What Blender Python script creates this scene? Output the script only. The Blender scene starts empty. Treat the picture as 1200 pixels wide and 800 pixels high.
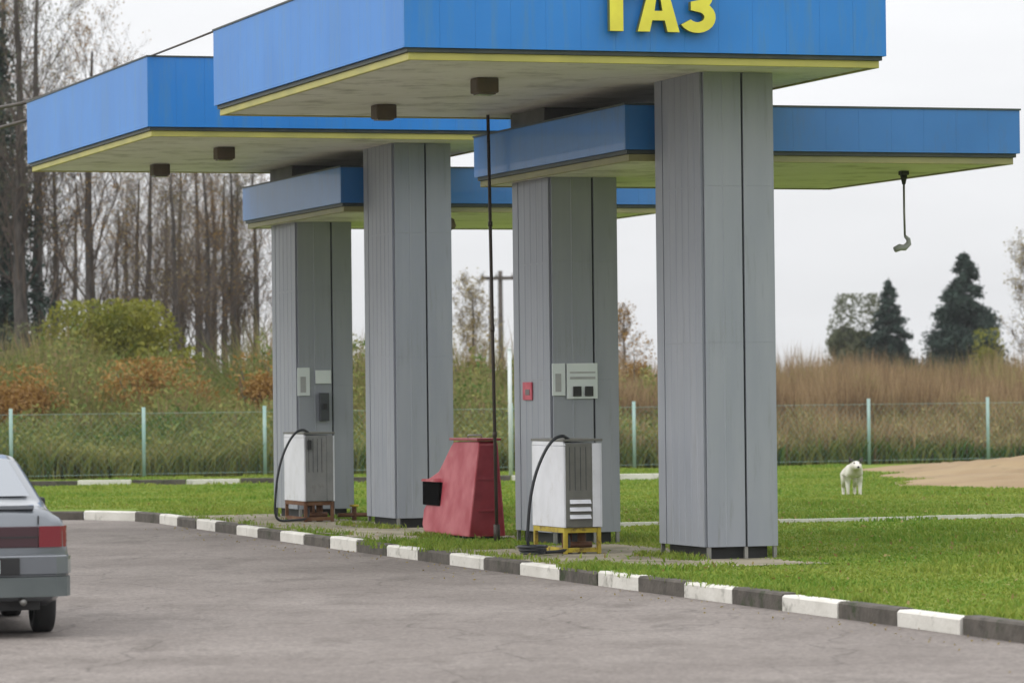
import bpy, bmesh, math, random
import numpy as np
from mathutils import Vector, Matrix
R = math.radians
rng = np.random.default_rng(7)
random.seed(7)
scene = bpy.context.scene
COL = scene.collection

# ------------------------------------------------------------------ frames
# world: camera looks along +Y.  The island line runs along U, away and to the left; V is to the right of it.
TH = math.atan2(1, 3)
U = Vector((-math.sin(TH), math.cos(TH), 0)); V = Vector((math.cos(TH), math.sin(TH), 0))
def uv(u, v, z=0.0): return U * u + V * v + Vector((0, 0, z))
ROAD_Z = -0.12

# ------------------------------------------------------------------ materials
MATS = {}
def mat(name, c1, c2=None, rough=0.6, scale=3.0, spec=0.4, metal=0.0, bump=0.0, bscale=None, mode='noise',
        coords='Object', stretch=(1, 1, 1), detail=6.0, lo=0.35, hi=0.65, trans=0.0, coat=0.0, dirt=None):
    m = bpy.data.materials.new(name); m.use_nodes = True
    nt = m.node_tree; N = nt.nodes; L = nt.links
    b = N['Principled BSDF']
    b.inputs['Roughness'].default_value = rough
    b.inputs['Specular IOR Level'].default_value = spec
    b.inputs['Metallic'].default_value = metal
    if coat: b.inputs['Coat Weight'].default_value = coat
    c1 = (*c1, 1); b.inputs['Base Color'].default_value = c1
    def coord(st):
        mp = N.new('ShaderNodeMapping'); mp.inputs['Scale'].default_value = st
        if coords == 'World':
            g = N.new('ShaderNodeNewGeometry'); L.new(g.outputs['Position'], mp.inputs['Vector'])
        else:
            t = N.new('ShaderNodeTexCoord'); L.new(t.outputs['Object'], mp.inputs['Vector'])
        return mp.outputs['Vector']
    out = None
    if c2 is not None:
        ramp = N.new('ShaderNodeValToRGB')
        ramp.color_ramp.elements[0].position = lo; ramp.color_ramp.elements[1].position = hi
        ramp.color_ramp.elements[0].color = c1; ramp.color_ramp.elements[1].color = (*c2, 1)
        if mode == 'island':
            g = N.new('ShaderNodeNewGeometry'); n = N.new('ShaderNodeTexNoise')
            n.inputs['Scale'].default_value = scale; L.new(coord(stretch), n.inputs['Vector'])
            mx = N.new('ShaderNodeMath'); mx.operation = 'MULTIPLY_ADD'
            L.new(g.outputs['Random Per Island'], mx.inputs[0]); mx.inputs[1].default_value = 0.5
            sb = N.new('ShaderNodeMath'); sb.operation = 'SUBTRACT'; L.new(n.outputs['Fac'], sb.inputs[0]); sb.inputs[1].default_value = 0.25
            L.new(sb.outputs[0], mx.inputs[2]); L.new(mx.outputs[0], ramp.inputs['Fac'])
        else:
            n = N.new('ShaderNodeTexNoise'); n.inputs['Scale'].default_value = scale; n.inputs['Detail'].default_value = detail
            L.new(coord(stretch), n.inputs['Vector']); L.new(n.outputs['Fac'], ramp.inputs['Fac'])
        out = ramp.outputs['Color']
        L.new(out, b.inputs['Base Color'])
    if dirt:   # (colour, scale, threshold lo, hi): patches of dirt with a shape of their own
        n = N.new('ShaderNodeTexNoise'); n.inputs['Scale'].default_value = dirt[1]; n.inputs['Detail'].default_value = 8
        n.inputs['Roughness'].default_value = 0.7
        L.new(coord(dirt[4] if len(dirt) > 4 else (1, 1, 1)), n.inputs['Vector'])
        mr = N.new('ShaderNodeMapRange'); mr.inputs['From Min'].default_value = dirt[2]; mr.inputs['From Max'].default_value = dirt[3]
        L.new(n.outputs['Fac'], mr.inputs['Value'])
        mx = N.new('ShaderNodeMix'); mx.data_type = 'RGBA'
        L.new(mr.outputs['Result'], mx.inputs['Factor'])
        if out: L.new(out, mx.inputs['A'])
        else: mx.inputs['A'].default_value = c1
        mx.inputs['B'].default_value = (*dirt[0], 1)
        out = mx.outputs['Result']
        L.new(out, b.inputs['Base Color'])
    if bump:
        n = N.new('ShaderNodeTexNoise'); n.inputs['Scale'].default_value = bscale or scale * 4; n.inputs['Detail'].default_value = 8
        L.new(coord((1, 1, 1)), n.inputs['Vector'])
        bp = N.new('ShaderNodeBump'); bp.inputs['Strength'].default_value = bump; bp.inputs['Distance'].default_value = 0.02
        L.new(n.outputs['Fac'], bp.inputs['Height']); L.new(bp.outputs['Normal'], b.inputs['Normal'])
    if trans:
        t = N.new('ShaderNodeBsdfTranslucent')
        if out: L.new(out, t.inputs['Color'])
        else: t.inputs['Color'].default_value = c1
        ms = N.new('ShaderNodeMixShader'); ms.inputs[0].default_value = trans
        L.new(b.outputs[0], ms.inputs[1]); L.new(t.outputs[0], ms.inputs[2])
        L.new(ms.outputs[0], N['Material Output'].inputs['Surface'])
    MATS[name] = m
    return m

M = {}
M['blue'] = mat('blue painted fascia', (0.014, 0.175, 0.52), (0.020, 0.20, 0.58), rough=0.42, spec=0.42, scale=0.9, coat=0.10,
                dirt=((0.06, 0.20, 0.40), 2.5, 0.50, 0.80, (3, 3, .35)))
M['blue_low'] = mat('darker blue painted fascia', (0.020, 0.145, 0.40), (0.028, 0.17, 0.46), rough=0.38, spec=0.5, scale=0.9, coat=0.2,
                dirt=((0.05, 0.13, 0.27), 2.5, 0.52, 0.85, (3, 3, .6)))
M['dark_trim'] = mat('dark grey metal trim', (0.035, 0.05, 0.05), (0.06, 0.07, 0.06), rough=0.5)
M['yellow_trim'] = mat('yellow painted trim', (0.46, 0.42, 0.10), (0.36, 0.34, 0.09), rough=0.45, scale=2)
M['olive_trim'] = mat('olive painted trim', (0.30, 0.28, 0.12), (0.24, 0.23, 0.11), rough=0.5, scale=2)
M['soffit'] = mat('pale metal soffit', (0.78, 0.76, 0.69), (0.70, 0.68, 0.59), rough=0.5, scale=1.2, dirt=((0.2, 0.19, 0.12), 1.5, 0.5, 0.8))
M['roof'] = mat('roofing felt', (0.10, 0.10, 0.10), (0.16, 0.16, 0.155), rough=0.9)
M['pillar'] = mat('grey blue cladding', (0.240, 0.258, 0.292), (0.272, 0.287, 0.318), rough=0.42, spec=0.4, scale=1.5, stretch=(3, 3, .4),
                  dirt=((0.175, 0.185, 0.18), 2.2, 0.55, 0.85, (5, 5, .5)))
M['seam'] = mat('dark seam', (0.045, 0.05, 0.055), rough=0.7)
M['neck'] = mat('metal darkened for shade', (0.10, 0.10, 0.095), (0.15, 0.15, 0.135), rough=0.6)  # neck sits under the tall canopy: its shade is put into the colour
M['black'] = mat('black rubber', (0.014, 0.014, 0.015), (0.03, 0.03, 0.03), rough=0.6)
M['void'] = mat('black hatch shade', (0.006, 0.006, 0.006), rough=1.0, spec=0.0)  # solid black: the shade inside the bin hatch, put into the colour
M['steel'] = mat('dull steel', (0.20, 0.20, 0.19), (0.30, 0.29, 0.27), rough=0.5, metal=0.6)
M['letter'] = mat('yellow letter paint', (0.75, 0.70, 0.07), (0.66, 0.60, 0.06), rough=0.4, scale=4)
M['letter_side'] = mat('dark green letter side', (0.12, 0.14, 0.03), rough=0.5)
M['lamp_box'] = mat('brown lamp housing', (0.07, 0.05, 0.035), (0.11, 0.08, 0.05), rough=0.6)
M['lamp_glass'] = mat('dull lamp glass', (0.10, 0.075, 0.055), rough=0.25)
M['red'] = mat('weathered red paint', (0.20, 0.012, 0.022), (0.27, 0.025, 0.038), rough=0.42, scale=5, spec=0.5, coat=0.2,
               dirt=((0.16, 0.04, 0.03), 5, 0.58, 0.75))
M['red_lit'] = mat('lit side red paint', (0.30, 0.035, 0.050), (0.40, 0.10, 0.115), rough=0.5, scale=3.5, dirt=((0.35, 0.15, 0.12), 7, 0.6, 0.8))  # paler copy of the red: light on the left face put into the colour
M['white'] = mat('white enamel', (0.70, 0.71, 0.75), (0.62, 0.63, 0.66), rough=0.35, spec=0.5, scale=3, dirt=((0.45, 0.44, 0.40), 4, 0.55, 0.85))
M['panel_grey'] = mat('taupe grey panel', (0.115, 0.115, 0.10), (0.15, 0.148, 0.13), rough=0.5, scale=5)
M['pump_grey'] = mat('mid grey pump panel', (0.17, 0.175, 0.17), (0.22, 0.22, 0.215), rough=0.5, scale=5, dirt=((0.10, 0.095, 0.08), 5, .55, .75))
M['panel_light'] = mat('light grey panel', (0.30, 0.31, 0.31), (0.36, 0.36, 0.36), rough=0.5, scale=5)
M['yellow_base'] = mat('chipped yellow paint', (0.46, 0.36, 0.03), (0.33, 0.24, 0.03), rough=0.55, scale=6, dirt=((0.10, 0.06, 0.02), 9, 0.52, 0.66))
M['rust'] = mat('rusty brown pipework', (0.10, 0.04, 0.02), (0.16, 0.08, 0.035), rough=0.8, scale=9)
M['hose'] = mat('dark hose rubber', (0.02, 0.022, 0.026), rough=0.4)
M['pole_dark'] = mat('dark brown pipe', (0.035, 0.028, 0.022), (0.06, 0.045, 0.035), rough=0.6)
M['plate_white'] = mat('white sign sheet', (0.62, 0.66, 0.66), (0.55, 0.6, 0.6), rough=0.4)
M['red_sign'] = mat('faded red sign', (0.50, 0.10, 0.13), (0.38, 0.04, 0.07), rough=0.5, scale=8)
M['asphalt'] = mat('worn asphalt', (0.172, 0.150, 0.136), (0.215, 0.190, 0.173), rough=0.92, spec=0.2, coords='World', scale=0.45, detail=12,
                   bump=0.5, bscale=55, dirt=((0.150, 0.131, 0.118), 1.6, 0.50, 0.66, (1, .5, 1)))
def grain(m):
    nt = m.node_tree; N = nt.nodes; L = nt.links; b = N['Principled BSDF']; src = b.inputs['Base Color'].links[0].from_socket
    g = N.new('ShaderNodeNewGeometry')
    v = N.new('ShaderNodeTexVoronoi'); v.inputs['Scale'].default_value = 34; L.new(g.outputs['Position'], v.inputs['Vector'])
    mr = N.new('ShaderNodeMapRange'); mr.inputs['To Min'].default_value = .72; mr.inputs['To Max'].default_value = 1.25; L.new(v.outputs['Color'], mr.inputs['Value'])
    mx = N.new('ShaderNodeMix'); mx.data_type = 'RGBA'; mx.blend_type = 'MULTIPLY'; mx.inputs['Factor'].default_value = 1
    L.new(src, mx.inputs['A']); L.new(mr.outputs['Result'], mx.inputs['B'])
    # cracks: thin warped cell borders, only in some areas
    n = N.new('ShaderNodeTexNoise'); n.inputs['Scale'].default_value = .9; n.inputs['Detail'].default_value = 6; L.new(g.outputs['Position'], n.inputs['Vector'])
    ad = N.new('ShaderNodeMix'); ad.data_type = 'RGBA'; ad.blend_type = 'ADD'; ad.inputs['Factor'].default_value = .8
    L.new(g.outputs['Position'], ad.inputs['A']); L.new(n.outputs['Color'], ad.inputs['B'])
    c = N.new('ShaderNodeTexVoronoi'); c.feature = 'DISTANCE_TO_EDGE'; c.inputs['Scale'].default_value = .38; L.new(ad.outputs['Result'], c.inputs['Vector'])
    cr = N.new('ShaderNodeMapRange'); cr.inputs['From Min'].default_value = .002; cr.inputs['From Max'].default_value = .008; cr.inputs['To Min'].default_value = .62; cr.inputs['To Max'].default_value = 1
    L.new(c.outputs['Distance'], cr.inputs['Value'])
    m2 = N.new('ShaderNodeMix'); m2.data_type = 'RGBA'; m2.blend_type = 'MULTIPLY'; m2.inputs['Factor'].default_value = .7
    L.new(mx.outputs['Result'], m2.inputs['A']); L.new(cr.outputs['Result'], m2.inputs['B'])
    L.new(m2.outputs['Result'], b.inputs['Base Color'])
grain(M['asphalt'])
M['kerb_white'] = mat('whitewashed concrete', (0.62, 0.60, 0.55), (0.54, 0.52, 0.47), rough=0.9, coords='World', scale=3, bump=0.4, bscale=20,
                      dirt=((0.22, 0.21, 0.18), 4.5, 0.56, 0.72))
M['kerb_dark'] = mat('dirty bare concrete', (0.062, 0.055, 0.046), (0.105, 0.092, 0.078), rough=0.95, coords='World', scale=5, bump=0.5, bscale=20,
                     dirt=((0.035, 0.045, 0.02), 3, 0.55, 0.65))
M['pad'] = mat('sandy concrete pad', (0.19, 0.165, 0.115), (0.30, 0.265, 0.195), rough=0.95, coords='World', scale=1.6, bump=0.5, bscale=14,
               dirt=((0.10, 0.10, 0.05), 1.3, 0.54, 0.66))
M['grass'] = mat('lawn', (0.105, 0.165, 0.020), (0.16, 0.195, 0.036), rough=0.95, spec=0.1, coords='World', scale=0.35, detail=10, bump=0.6,
                 bscale=12, dirt=((0.14, 0.13, 0.05), 0.8, 0.60, 0.74))
M['grass_blade'] = mat('grass blades', (0.105, 0.215, 0.020), (0.25, 0.29, 0.050), mode='island', rough=0.7, spec=0.2, coords='World', scale=0.3,
                       lo=0.15, hi=0.75, trans=0.3)
M['field'] = mat('rough field soil', (0.07, 0.075, 0.025), (0.12, 0.10, 0.045), rough=1.0, coords='World', scale=0.2)
M['soil'] = mat('bare sandy soil', (0.27, 0.195, 0.105), (0.22, 0.15, 0.08), rough=1.0, coords='World', scale=0.5, bump=0.6, bscale=6,
                dirt=((0.16, 0.12, 0.06), 0.9, 0.56, 0.7))
M['weed_green'] = mat('green weeds', (0.065, 0.130, 0.026), (0.25, 0.24, 0.075), mode='island', rough=0.8, spec=0.15, coords='World', scale=0.22,
                      lo=0.15, hi=0.75, trans=0.25)
M['weed_brown'] = mat('dry stalks', (0.13, 0.078, 0.045), (0.36, 0.26, 0.145), mode='island', rough=0.85, spec=0.1, coords='World', scale=0.8, stretch=(1, 1, .25),
                      lo=0.15, hi=0.72, trans=0.2)
M['weed_olive'] = mat('olive stalks', (0.135, 0.125, 0.045), (0.32, 0.28, 0.12), mode='island', rough=0.85, spec=0.1, coords='World', scale=0.3,
                      lo=0.15, hi=0.75, trans=0.2)
M['bush_green'] = mat('olive bush leaves', (0.085, 0.110, 0.010), (0.24, 0.23, 0.024), mode='island', rough=0.7, coords='Object', scale=0.6, lo=.15, hi=.75, trans=0.3)
M['bush_orange'] = mat('rusty bush leaves', (0.20, 0.095, 0.020), (0.33, 0.20, 0.05), mode='island', rough=0.7, coords='Object', scale=0.8, lo=.15, hi=.75, trans=0.3)
M['leaf_yellow'] = mat('pale yellow leaves', (0.20, 0.14, 0.035), (0.30, 0.24, 0.09), mode='island', rough=0.7, coords='Object', scale=0.8, lo=.15, hi=.75, trans=0.3)
M['leaf_dull'] = mat('dull grey green leaves', (0.055, 0.070, 0.035), (0.12, 0.13, 0.065), mode='island', rough=0.7, coords='Object', scale=0.8, lo=.15, hi=.75, trans=0.3)
M['needle'] = mat('spruce needles', (0.010, 0.026, 0.019), (0.026, 0.052, 0.036), mode='island', rough=0.7, coords='Object', scale=0.5, lo=.15, hi=.75, trans=0.1)
M['bark'] = mat('grey brown bark', (0.040, 0.034, 0.031), (0.09, 0.078, 0.070), rough=0.95, scale=2, stretch=(4, 4, 1))
M['twig'] = mat('bare twigs', (0.062, 0.046, 0.036), (0.125, 0.098, 0.080), rough=0.95, scale=1)
M['fence'] = mat('pale green fence paint', (0.24, 0.37, 0.34), (0.31, 0.42, 0.39), rough=0.6, scale=4)
M['wire'] = mat('teal fence wire', (0.13, 0.26, 0.24), (0.17, 0.30, 0.28), rough=0.6, scale=4)
M['wood'] = mat('weathered pole wood', (0.06, 0.05, 0.045), (0.10, 0.085, 0.07), rough=0.9)
M['car'] = mat('silver car paint', (0.125, 0.138, 0.155), (0.14, 0.153, 0.17), rough=0.32, metal=0.3, spec=0.6, scale=1, coat=0.7)
M['car_dark'] = mat('grey green bumper plastic', (0.085, 0.10, 0.10), (0.11, 0.125, 0.125), rough=0.5, scale=3)
M['glass'] = mat('tinted car glass', (0.10, 0.12, 0.145), rough=0.08, spec=0.9, coat=1.0)
M['tail_red'] = mat('red lens', (0.17, 0.010, 0.018), rough=0.25, spec=0.5, coat=0.3)
M['tail_dark'] = mat('dark maroon lens', (0.045, 0.016, 0.022), rough=0.3, spec=0.5, coat=0.3)
M['dog_fur'] = mat('cream white fur', (0.68, 0.66, 0.60), (0.54, 0.50, 0.43), rough=0.95, scale=6, bump=0.5, bscale=30)
M['dog_dark'] = mat('dark fur', (0.04, 0.035, 0.03), rough=0.9)

# ------------------------------------------------------------------ object helpers
def link(o, parent=None):
    COL.objects.link(o)
    if parent is not None: o.parent = parent
    return o
def tag(o, label=None, cat=None, group=None, kind=None):
    if label: o['label'] = label
    if cat: o['category'] = cat
    if group: o['group'] = group
    if kind: o['kind'] = kind
    return o
def empty(name, loc, rz=0.0):
    o = bpy.data.objects.new(name, None); o.location = loc; o.rotation_euler = (0, 0, rz); o.empty_display_size = .3
    return link(o)
def copy_tree(o, parent=None):
    c = o.copy(); COL.objects.link(c)
    c.parent = parent
    for ch in [x for x in o.children]: copy_tree(ch, c)
    return c

class MB:
    """collects boxes, prisms and tubes, builds ONE mesh object"""
    def __init__(s): s.v = []; s.f = []; s.m = []; s.mats = []; s.sm = []
    def mi(s, m):
        if m not in s.mats: s.mats.append(m)
        return s.mats.index(m)
    def add(s, vs, fs, m, smooth=False):
        k = len(s.v); i = s.mi(m)
        s.v += [tuple(p) for p in vs]
        for f in fs: s.f.append(tuple(k + a for a in f)); s.m.append(i); s.sm.append(smooth)
        return s
    def box(s, x0, x1, y0, y1, z0, z1, m, b=0.0):
        if b <= 0:
            vs = [(x0, y0, z0), (x1, y0, z0), (x1, y1, z0), (x0, y1, z0), (x0, y0, z1), (x1, y0, z1), (x1, y1, z1), (x0, y1, z1)]
            fs = [(3, 2, 1, 0), (4, 5, 6, 7), (0, 1, 5, 4), (1, 2, 6, 5), (2, 3, 7, 6), (3, 0, 4, 7)]
            return s.add(vs, fs, m)
        bm = bmesh.new(); bmesh.ops.create_cube(bm, size=1)
        bmesh.ops.scale(bm, vec=(x1 - x0, y1 - y0, z1 - z0), verts=bm.verts)
        bmesh.ops.translate(bm, vec=((x0 + x1) / 2, (y0 + y1) / 2, (z0 + z1) / 2), verts=bm.verts)
        bmesh.ops.bevel(bm, geom=list(bm.edges), offset=b, segments=2, profile=0.6, affect='EDGES')
        bm.verts.index_update()
        s.add([v.co[:] for v in bm.verts], [[v.index for v in f.verts] for f in bm.faces], m); bm.free()
        return s
    def prism(s, pts, d0, d1, m, axis='y'):
        """pts: 2D outline extruded along axis from d0 to d1"""
        n = len(pts)
        def P(a, b, d):
            return {'y': (a, d, b), 'x': (d, a, b), 'z': (a, b, d)}[axis]
        vs = [P(a, b, d0) for a, b in pts] + [P(a, b, d1) for a, b in pts]
        fs = [tuple(range(n)), tuple(range(2 * n - 1, n - 1, -1))]
        for i in range(n):
            j = (i + 1) % n; fs.append((j, i, n + i, n + j))
        return s.add(vs, fs, m)
    def tube(s, pts, r, m, n=8, cap=True):
        pts = [Vector(p) for p in pts]; rs = r if isinstance(r, (list, tuple)) else [r] * len(pts)
        vs = []; fs = []; prev = None
        for i, p in enumerate(pts):
            d = (pts[min(i + 1, len(pts) - 1)] - pts[max(i - 1, 0)]).normalized()
            if prev is None:
                a = d.orthogonal().normalized()
            else:
                a = (prev - d * prev.dot(d)).normalized()
            prev = a; b = d.cross(a)
            for k in range(n):
                t = 2 * math.pi * k / n
                vs.append(p + (a * math.cos(t) + b * math.sin(t)) * rs[i])
        for i in range(len(pts) - 1):
            for k in range(n):
                k2 = (k + 1) % n
                fs.append((i * n + k, i * n + k2, (i + 1) * n + k2, (i + 1) * n + k))
        if cap:
            fs.append(tuple(range(n - 1, -1, -1))); fs.append(tuple(range((len(pts) - 1) * n, len(pts) * n)))
        return s.add(vs, fs, m, smooth=True)
    def build(s, name, parent=None, fix=True):
        me = bpy.data.meshes.new(name); me.from_pydata(s.v, [], s.f); 
        for m in s.mats: me.materials.append(m)
        me.polygons.foreach_set('material_index', s.m); me.polygons.foreach_set('use_smooth', s.sm)
        if fix:
            bm = bmesh.new(); bm.from_mesh(me); bmesh.ops.recalc_face_normals(bm, faces=bm.faces); bm.to_mesh(me); bm.free()
        me.update()
        return link(bpy.data.objects.new(name, me), parent)

def np_mesh(name, Vt, F, m, parent=None, smooth=False):
    me = bpy.data.meshes.new(name)
    F = np.asarray(F, dtype=np.int32); Vt = np.asarray(Vt, dtype=np.float32)
    me.vertices.add(len(Vt)); me.vertices.foreach_set('co', Vt.ravel())
    k = F.shape[1]
    me.loops.add(F.size); me.loops.foreach_set('vertex_index', F.ravel())
    me.polygons.add(len(F)); me.polygons.foreach_set('loop_start', np.arange(0, F.size, k, dtype=np.int32))
    me.polygons.foreach_set('loop_total', np.full(len(F), k, dtype=np.int32))
    if smooth: me.polygons.foreach_set('use_smooth', np.ones(len(F), dtype=bool))
    me.materials.append(m); me.update(calc_edges=True); me.validate()
    return link(bpy.data.objects.new(name, me), parent)

def blades(base, h, w, lean, bend=0.5):
    """strip blades: base (n,3), h, w, lean (n,) -> verts, tris"""
    n = len(base); az = rng.uniform(0, 2 * np.pi, n); fa = rng.uniform(0, 2 * np.pi, n)
    d = np.stack([np.cos(az), np.sin(az), np.zeros(n)], 1); s = np.stack([np.cos(fa), np.sin(fa), np.zeros(n)], 1)
    up = np.array([0, 0, 1.0])
    mid = base + up * (h * 0.55)[:, None] + d * (lean * h * 0.35)[:, None]
    tip = base + up * (h * (1 - 0.25 * lean))[:, None] + d * (lean * h)[:, None]
    hw = (w / 2)[:, None]
    Vt = np.stack([base - s * hw, base + s * hw, mid - s * hw * .8, mid + s * hw * .8, tip], 1).reshape(-1, 3)
    o = (np.arange(n) * 5)[:, None]
    F = np.concatenate([o + np.array([0, 1, 3]), o + np.array([0, 3, 2]), o + np.array([2, 3, 4])], 0)
    return Vt, F
def leaves(c, size, flat=0.0):
    """rhombus leaves around centres c"""
    n = len(c)
    a = rng.normal(size=(n, 3)); a[:, 2] *= (1 - flat); a /= np.linalg.norm(a, axis=1)[:, None]
    b = rng.normal(size=(n, 3)); b -= a * (a * b).sum(1)[:, None]; b /= np.linalg.norm(b, axis=1)[:, None]
    L = size[:, None]
    Vt = np.stack([c - a * L, c + b * L * .5, c + a * L, c - b * L * .5], 1).reshape(-1, 3)
    o = (np.arange(n) * 4)[:, None]
    return Vt, o + np.array([0, 1, 2, 3])

# ------------------------------------------------------------------ kerb line (x, y on the road-side edge)
KP = [(20.9, -25), (3.18, 31.4), (0.86, 38.7), (-0.74, 44.0), (-2.42, 49.4), (-4.05, 54.9), (-5.25, 58.9), (-5.75, 60.6), (-6.35, 61.7), (-7.3, 62.25), (-9.0, 62.5), (-60, 63.5)]
def resample(P, step):
    P = [Vector((a, b, 0)) for a, b in P]; anchor = Vector((.44, 40.0, 0))     # a white stone starts here
    s_ = 0; best = (9e9, 0)
    for a, b in zip(P, P[1:]):
        L = (b - a).length; t = max(0, min(L, (anchor - a).dot((b - a) / L))); q = (anchor - (a + (b - a) / L * t)).length
        if q < best[0]: best = (q, s_ + t)
        s_ += L
    near = 1.27; nxt = best[1] % near; out = []
    for a, b in zip(P, P[1:]):
        L = (b - a).length; t = nxt
        while t <= L:
            p = a + (b - a) * (t / L); out.append(p); t += step if p.y > 39.9 else near
        nxt = t - L
    return out
kz = np.array([p[1] for p in KP[:9]]); kx = np.array([p[0] for p in KP[:9]])
def on_lawn(x, y, margin=0.22):
    kxx = np.interp(y, kz, kx)
    return np.where(y < 61.7, x > kxx + margin, np.where(y < 63.8, x > -6.2, True))

# ground: one grass sheet to the horizon with the kerb line as its edge, and the asphalt forecourt below it
def poly_sheet(name, pts, z, m):
    bm = bmesh.new(); vs = [bm.verts.new((x, y, z)) for x, y in pts]
    es = [bm.edges.new((vs[i], vs[(i + 1) % len(vs)])) for i in range(len(vs))]
    bmesh.ops.triangle_fill(bm, edges=es, use_beauty=True)
    for f in bm.faces:
        if f.normal.z < 0: f.normal_flip()
    me = bpy.data.meshes.new(name); bm.to_mesh(me); bm.free(); me.materials.append(m)
    return link(bpy.data.objects.new(name, me))
n1 = Vector((1, 0, 0))
inner = [(x + 0.12, y + 0.05) for x, y in KP]
tag(poly_sheet('ground', inner + [(-4000, 63.5), (-4000, 4000), (4000, 4000), (4000, -300), (110, -300)], 0.0, M['grass']), kind='structure')
tag(poly_sheet('road', [(-400, -300), (110, -300), (21.3, -25), (3.5, 31.5), (-5.5, 62.3), (-7, 62.8), (-400, 64)], ROAD_Z, M['asphalt']), kind='structure')
tag(poly_sheet('field', [(-900, 89.2), (-60, 89.2), (-14, 89.4), (14, 101), (60, 120), (900, 300), (900, 1500), (-900, 1500)], 0.006, M['field']), kind='structure')

kb = MB()
pts = []
for a in resample(KP, 1.38): pts.append(a)
idx0 = min(range(len(pts)), key=lambda i: (pts[i] - Vector((.44, 40.0, 0))).length)
for i in range(len(pts) - 1):
    a, b = pts[i], pts[i + 1]
    if a.y < -10 or a.x < -40: continue
    white = (i - idx0) % 2 == 0
    d = (b - a).normalized(); nrm = Vector((d.y, -d.x, 0))
    if nrm.x < 0 and abs(d.y) > .3: nrm = -nrm
    if abs(d.y) <= .3: nrm = Vector((0, 1, 0))
    a2 = a + d * 0.01 + nrm * random.uniform(-.012, .012); b2 = b - d * 0.01 + nrm * random.uniform(-.012, .012)
    zt = random.uniform(0.012, 0.035)
    vs = []
    for q in (a2, b2):
        for off, z in ((0.0, ROAD_Z - .05), (0.0, zt - .02), (.02, zt), (.15, zt), (.15, -.1)):
            vs.append(q + nrm * off + Vector((0, 0, z)))
    fs = [(0, 1, 6, 5), (1, 2, 7, 6), (2, 3, 8, 7), (3, 4, 9, 8), (0, 4, 3, 2, 1), (5, 6, 7, 8, 9)]
    kb.add(vs, fs, M['kerb_white'] if white else M['kerb_dark'])
tag(kb.build('kerb'), kind='structure')

# far kerb line beyond the lawn, white and bare stones
fk = MB(); x = -15.0; k = 0
while x < 3:
    ln = 1.15
    fk.box(x + .01, x + ln - .01, 81.6 + .02 * x, 81.75 + .02 * x, -.05, .12 + random.uniform(-.01, .01), M['kerb_white'] if k % 2 == 1 else M['kerb_dark'], .012)
    x += ln; k += 1
tag(fk.build('far_kerb'), kind='structure')
# pale edging strip running across the lawn to the right
es = MB()
p0 = Vector((1.05, 52.35, 0)); 
for i in range(24):
    a = p0 + V * (i * 1.0 + .006); b = p0 + V * (i * 1.0 + .994)
    zt = 0.055 + random.uniform(-.006, .006); nn = U * 0.09
    vs = [a - Vector((0, 0, .05)), b - Vector((0, 0, .05)), b + nn - Vector((0, 0, .05)), a + nn - Vector((0, 0, .05)),
          a + Vector((0, 0, zt)), b + Vector((0, 0, zt)), b + nn + Vector((0, 0, zt)), a + nn + Vector((0, 0, zt))]
    es.add(vs, [(4, 5, 6, 7), (0, 1, 5, 4), (1, 2, 6, 5), (2, 3, 7, 6), (3, 0, 4, 7)], M['kerb_white'])
tag(es.build('lawn_edging'), kind='structure')

# concrete pads of the dispenser island
def rect_uv(name, u0, u1, v0, v1, z, m, jag=0.15):
    bm = bmesh.new(); ring = []
    def side(a, b):
        n = max(2, int(math.hypot(b[0] - a[0], b[1] - a[1]) / .4))
        for i in range(n): 
            t = i / n; ring.append((a[0] + (b[0] - a[0]) * t + random.uniform(-jag, jag), a[1] + (b[1] - a[1]) * t + random.uniform(-jag, jag)))
    side((u0, v0), (u0, v1)); side((u0, v1), (u1, v1)); side((u1, v1), (u1, v0)); side((u1, v0), (u0, v0))
    pts = [uv(a, b) for a, b in ring]
    return poly_sheet(name, [(p.x, p.y) for p in pts], z, m)
PADS = [(37.2, 43.6, 13.35, 15.9), (46.3, 58.0, 13.75, 15.7)]
for a in PADS: tag(rect_uv('paving', *a, 0.008, M['pad'], jag=.10), kind='structure')

# bare soil bank on the right
def soil():
    nx, ny = 130, 70; Vt = []; 
    for j in range(ny + 1):
        for i in range(nx + 1):
            fx, fy = i / nx, j / ny
            X = 7.0 + fx * 26 + .9 * fy * (1 - fx); Y = 65.3 + fy * 28 + (1 - fx) ** 3 * 6 * (1 - fy)
            e = min(1, min(fx * 5, (1 - fx) * 5, fy * 3.5, (1 - fy) * 3.5))
            z = -0.05 + e * (0.42 + 0.16 * math.sin(X * .7) * math.cos(Y * .45) + 0.05 * math.sin(X * 3 + Y * 2) + random.uniform(-.035, .035))
            Vt.append((X + .5 * math.sin(Y * .9), Y, z))
    F = [(j * (nx + 1) + i, j * (nx + 1) + i + 1, (j + 1) * (nx + 1) + i + 1, (j + 1) * (nx + 1) + i) for j in range(ny) for i in range(nx)]
    return np_mesh('soil_bank', Vt, F, M['soil'], smooth=True)
tag(soil(), kind='structure')

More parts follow.
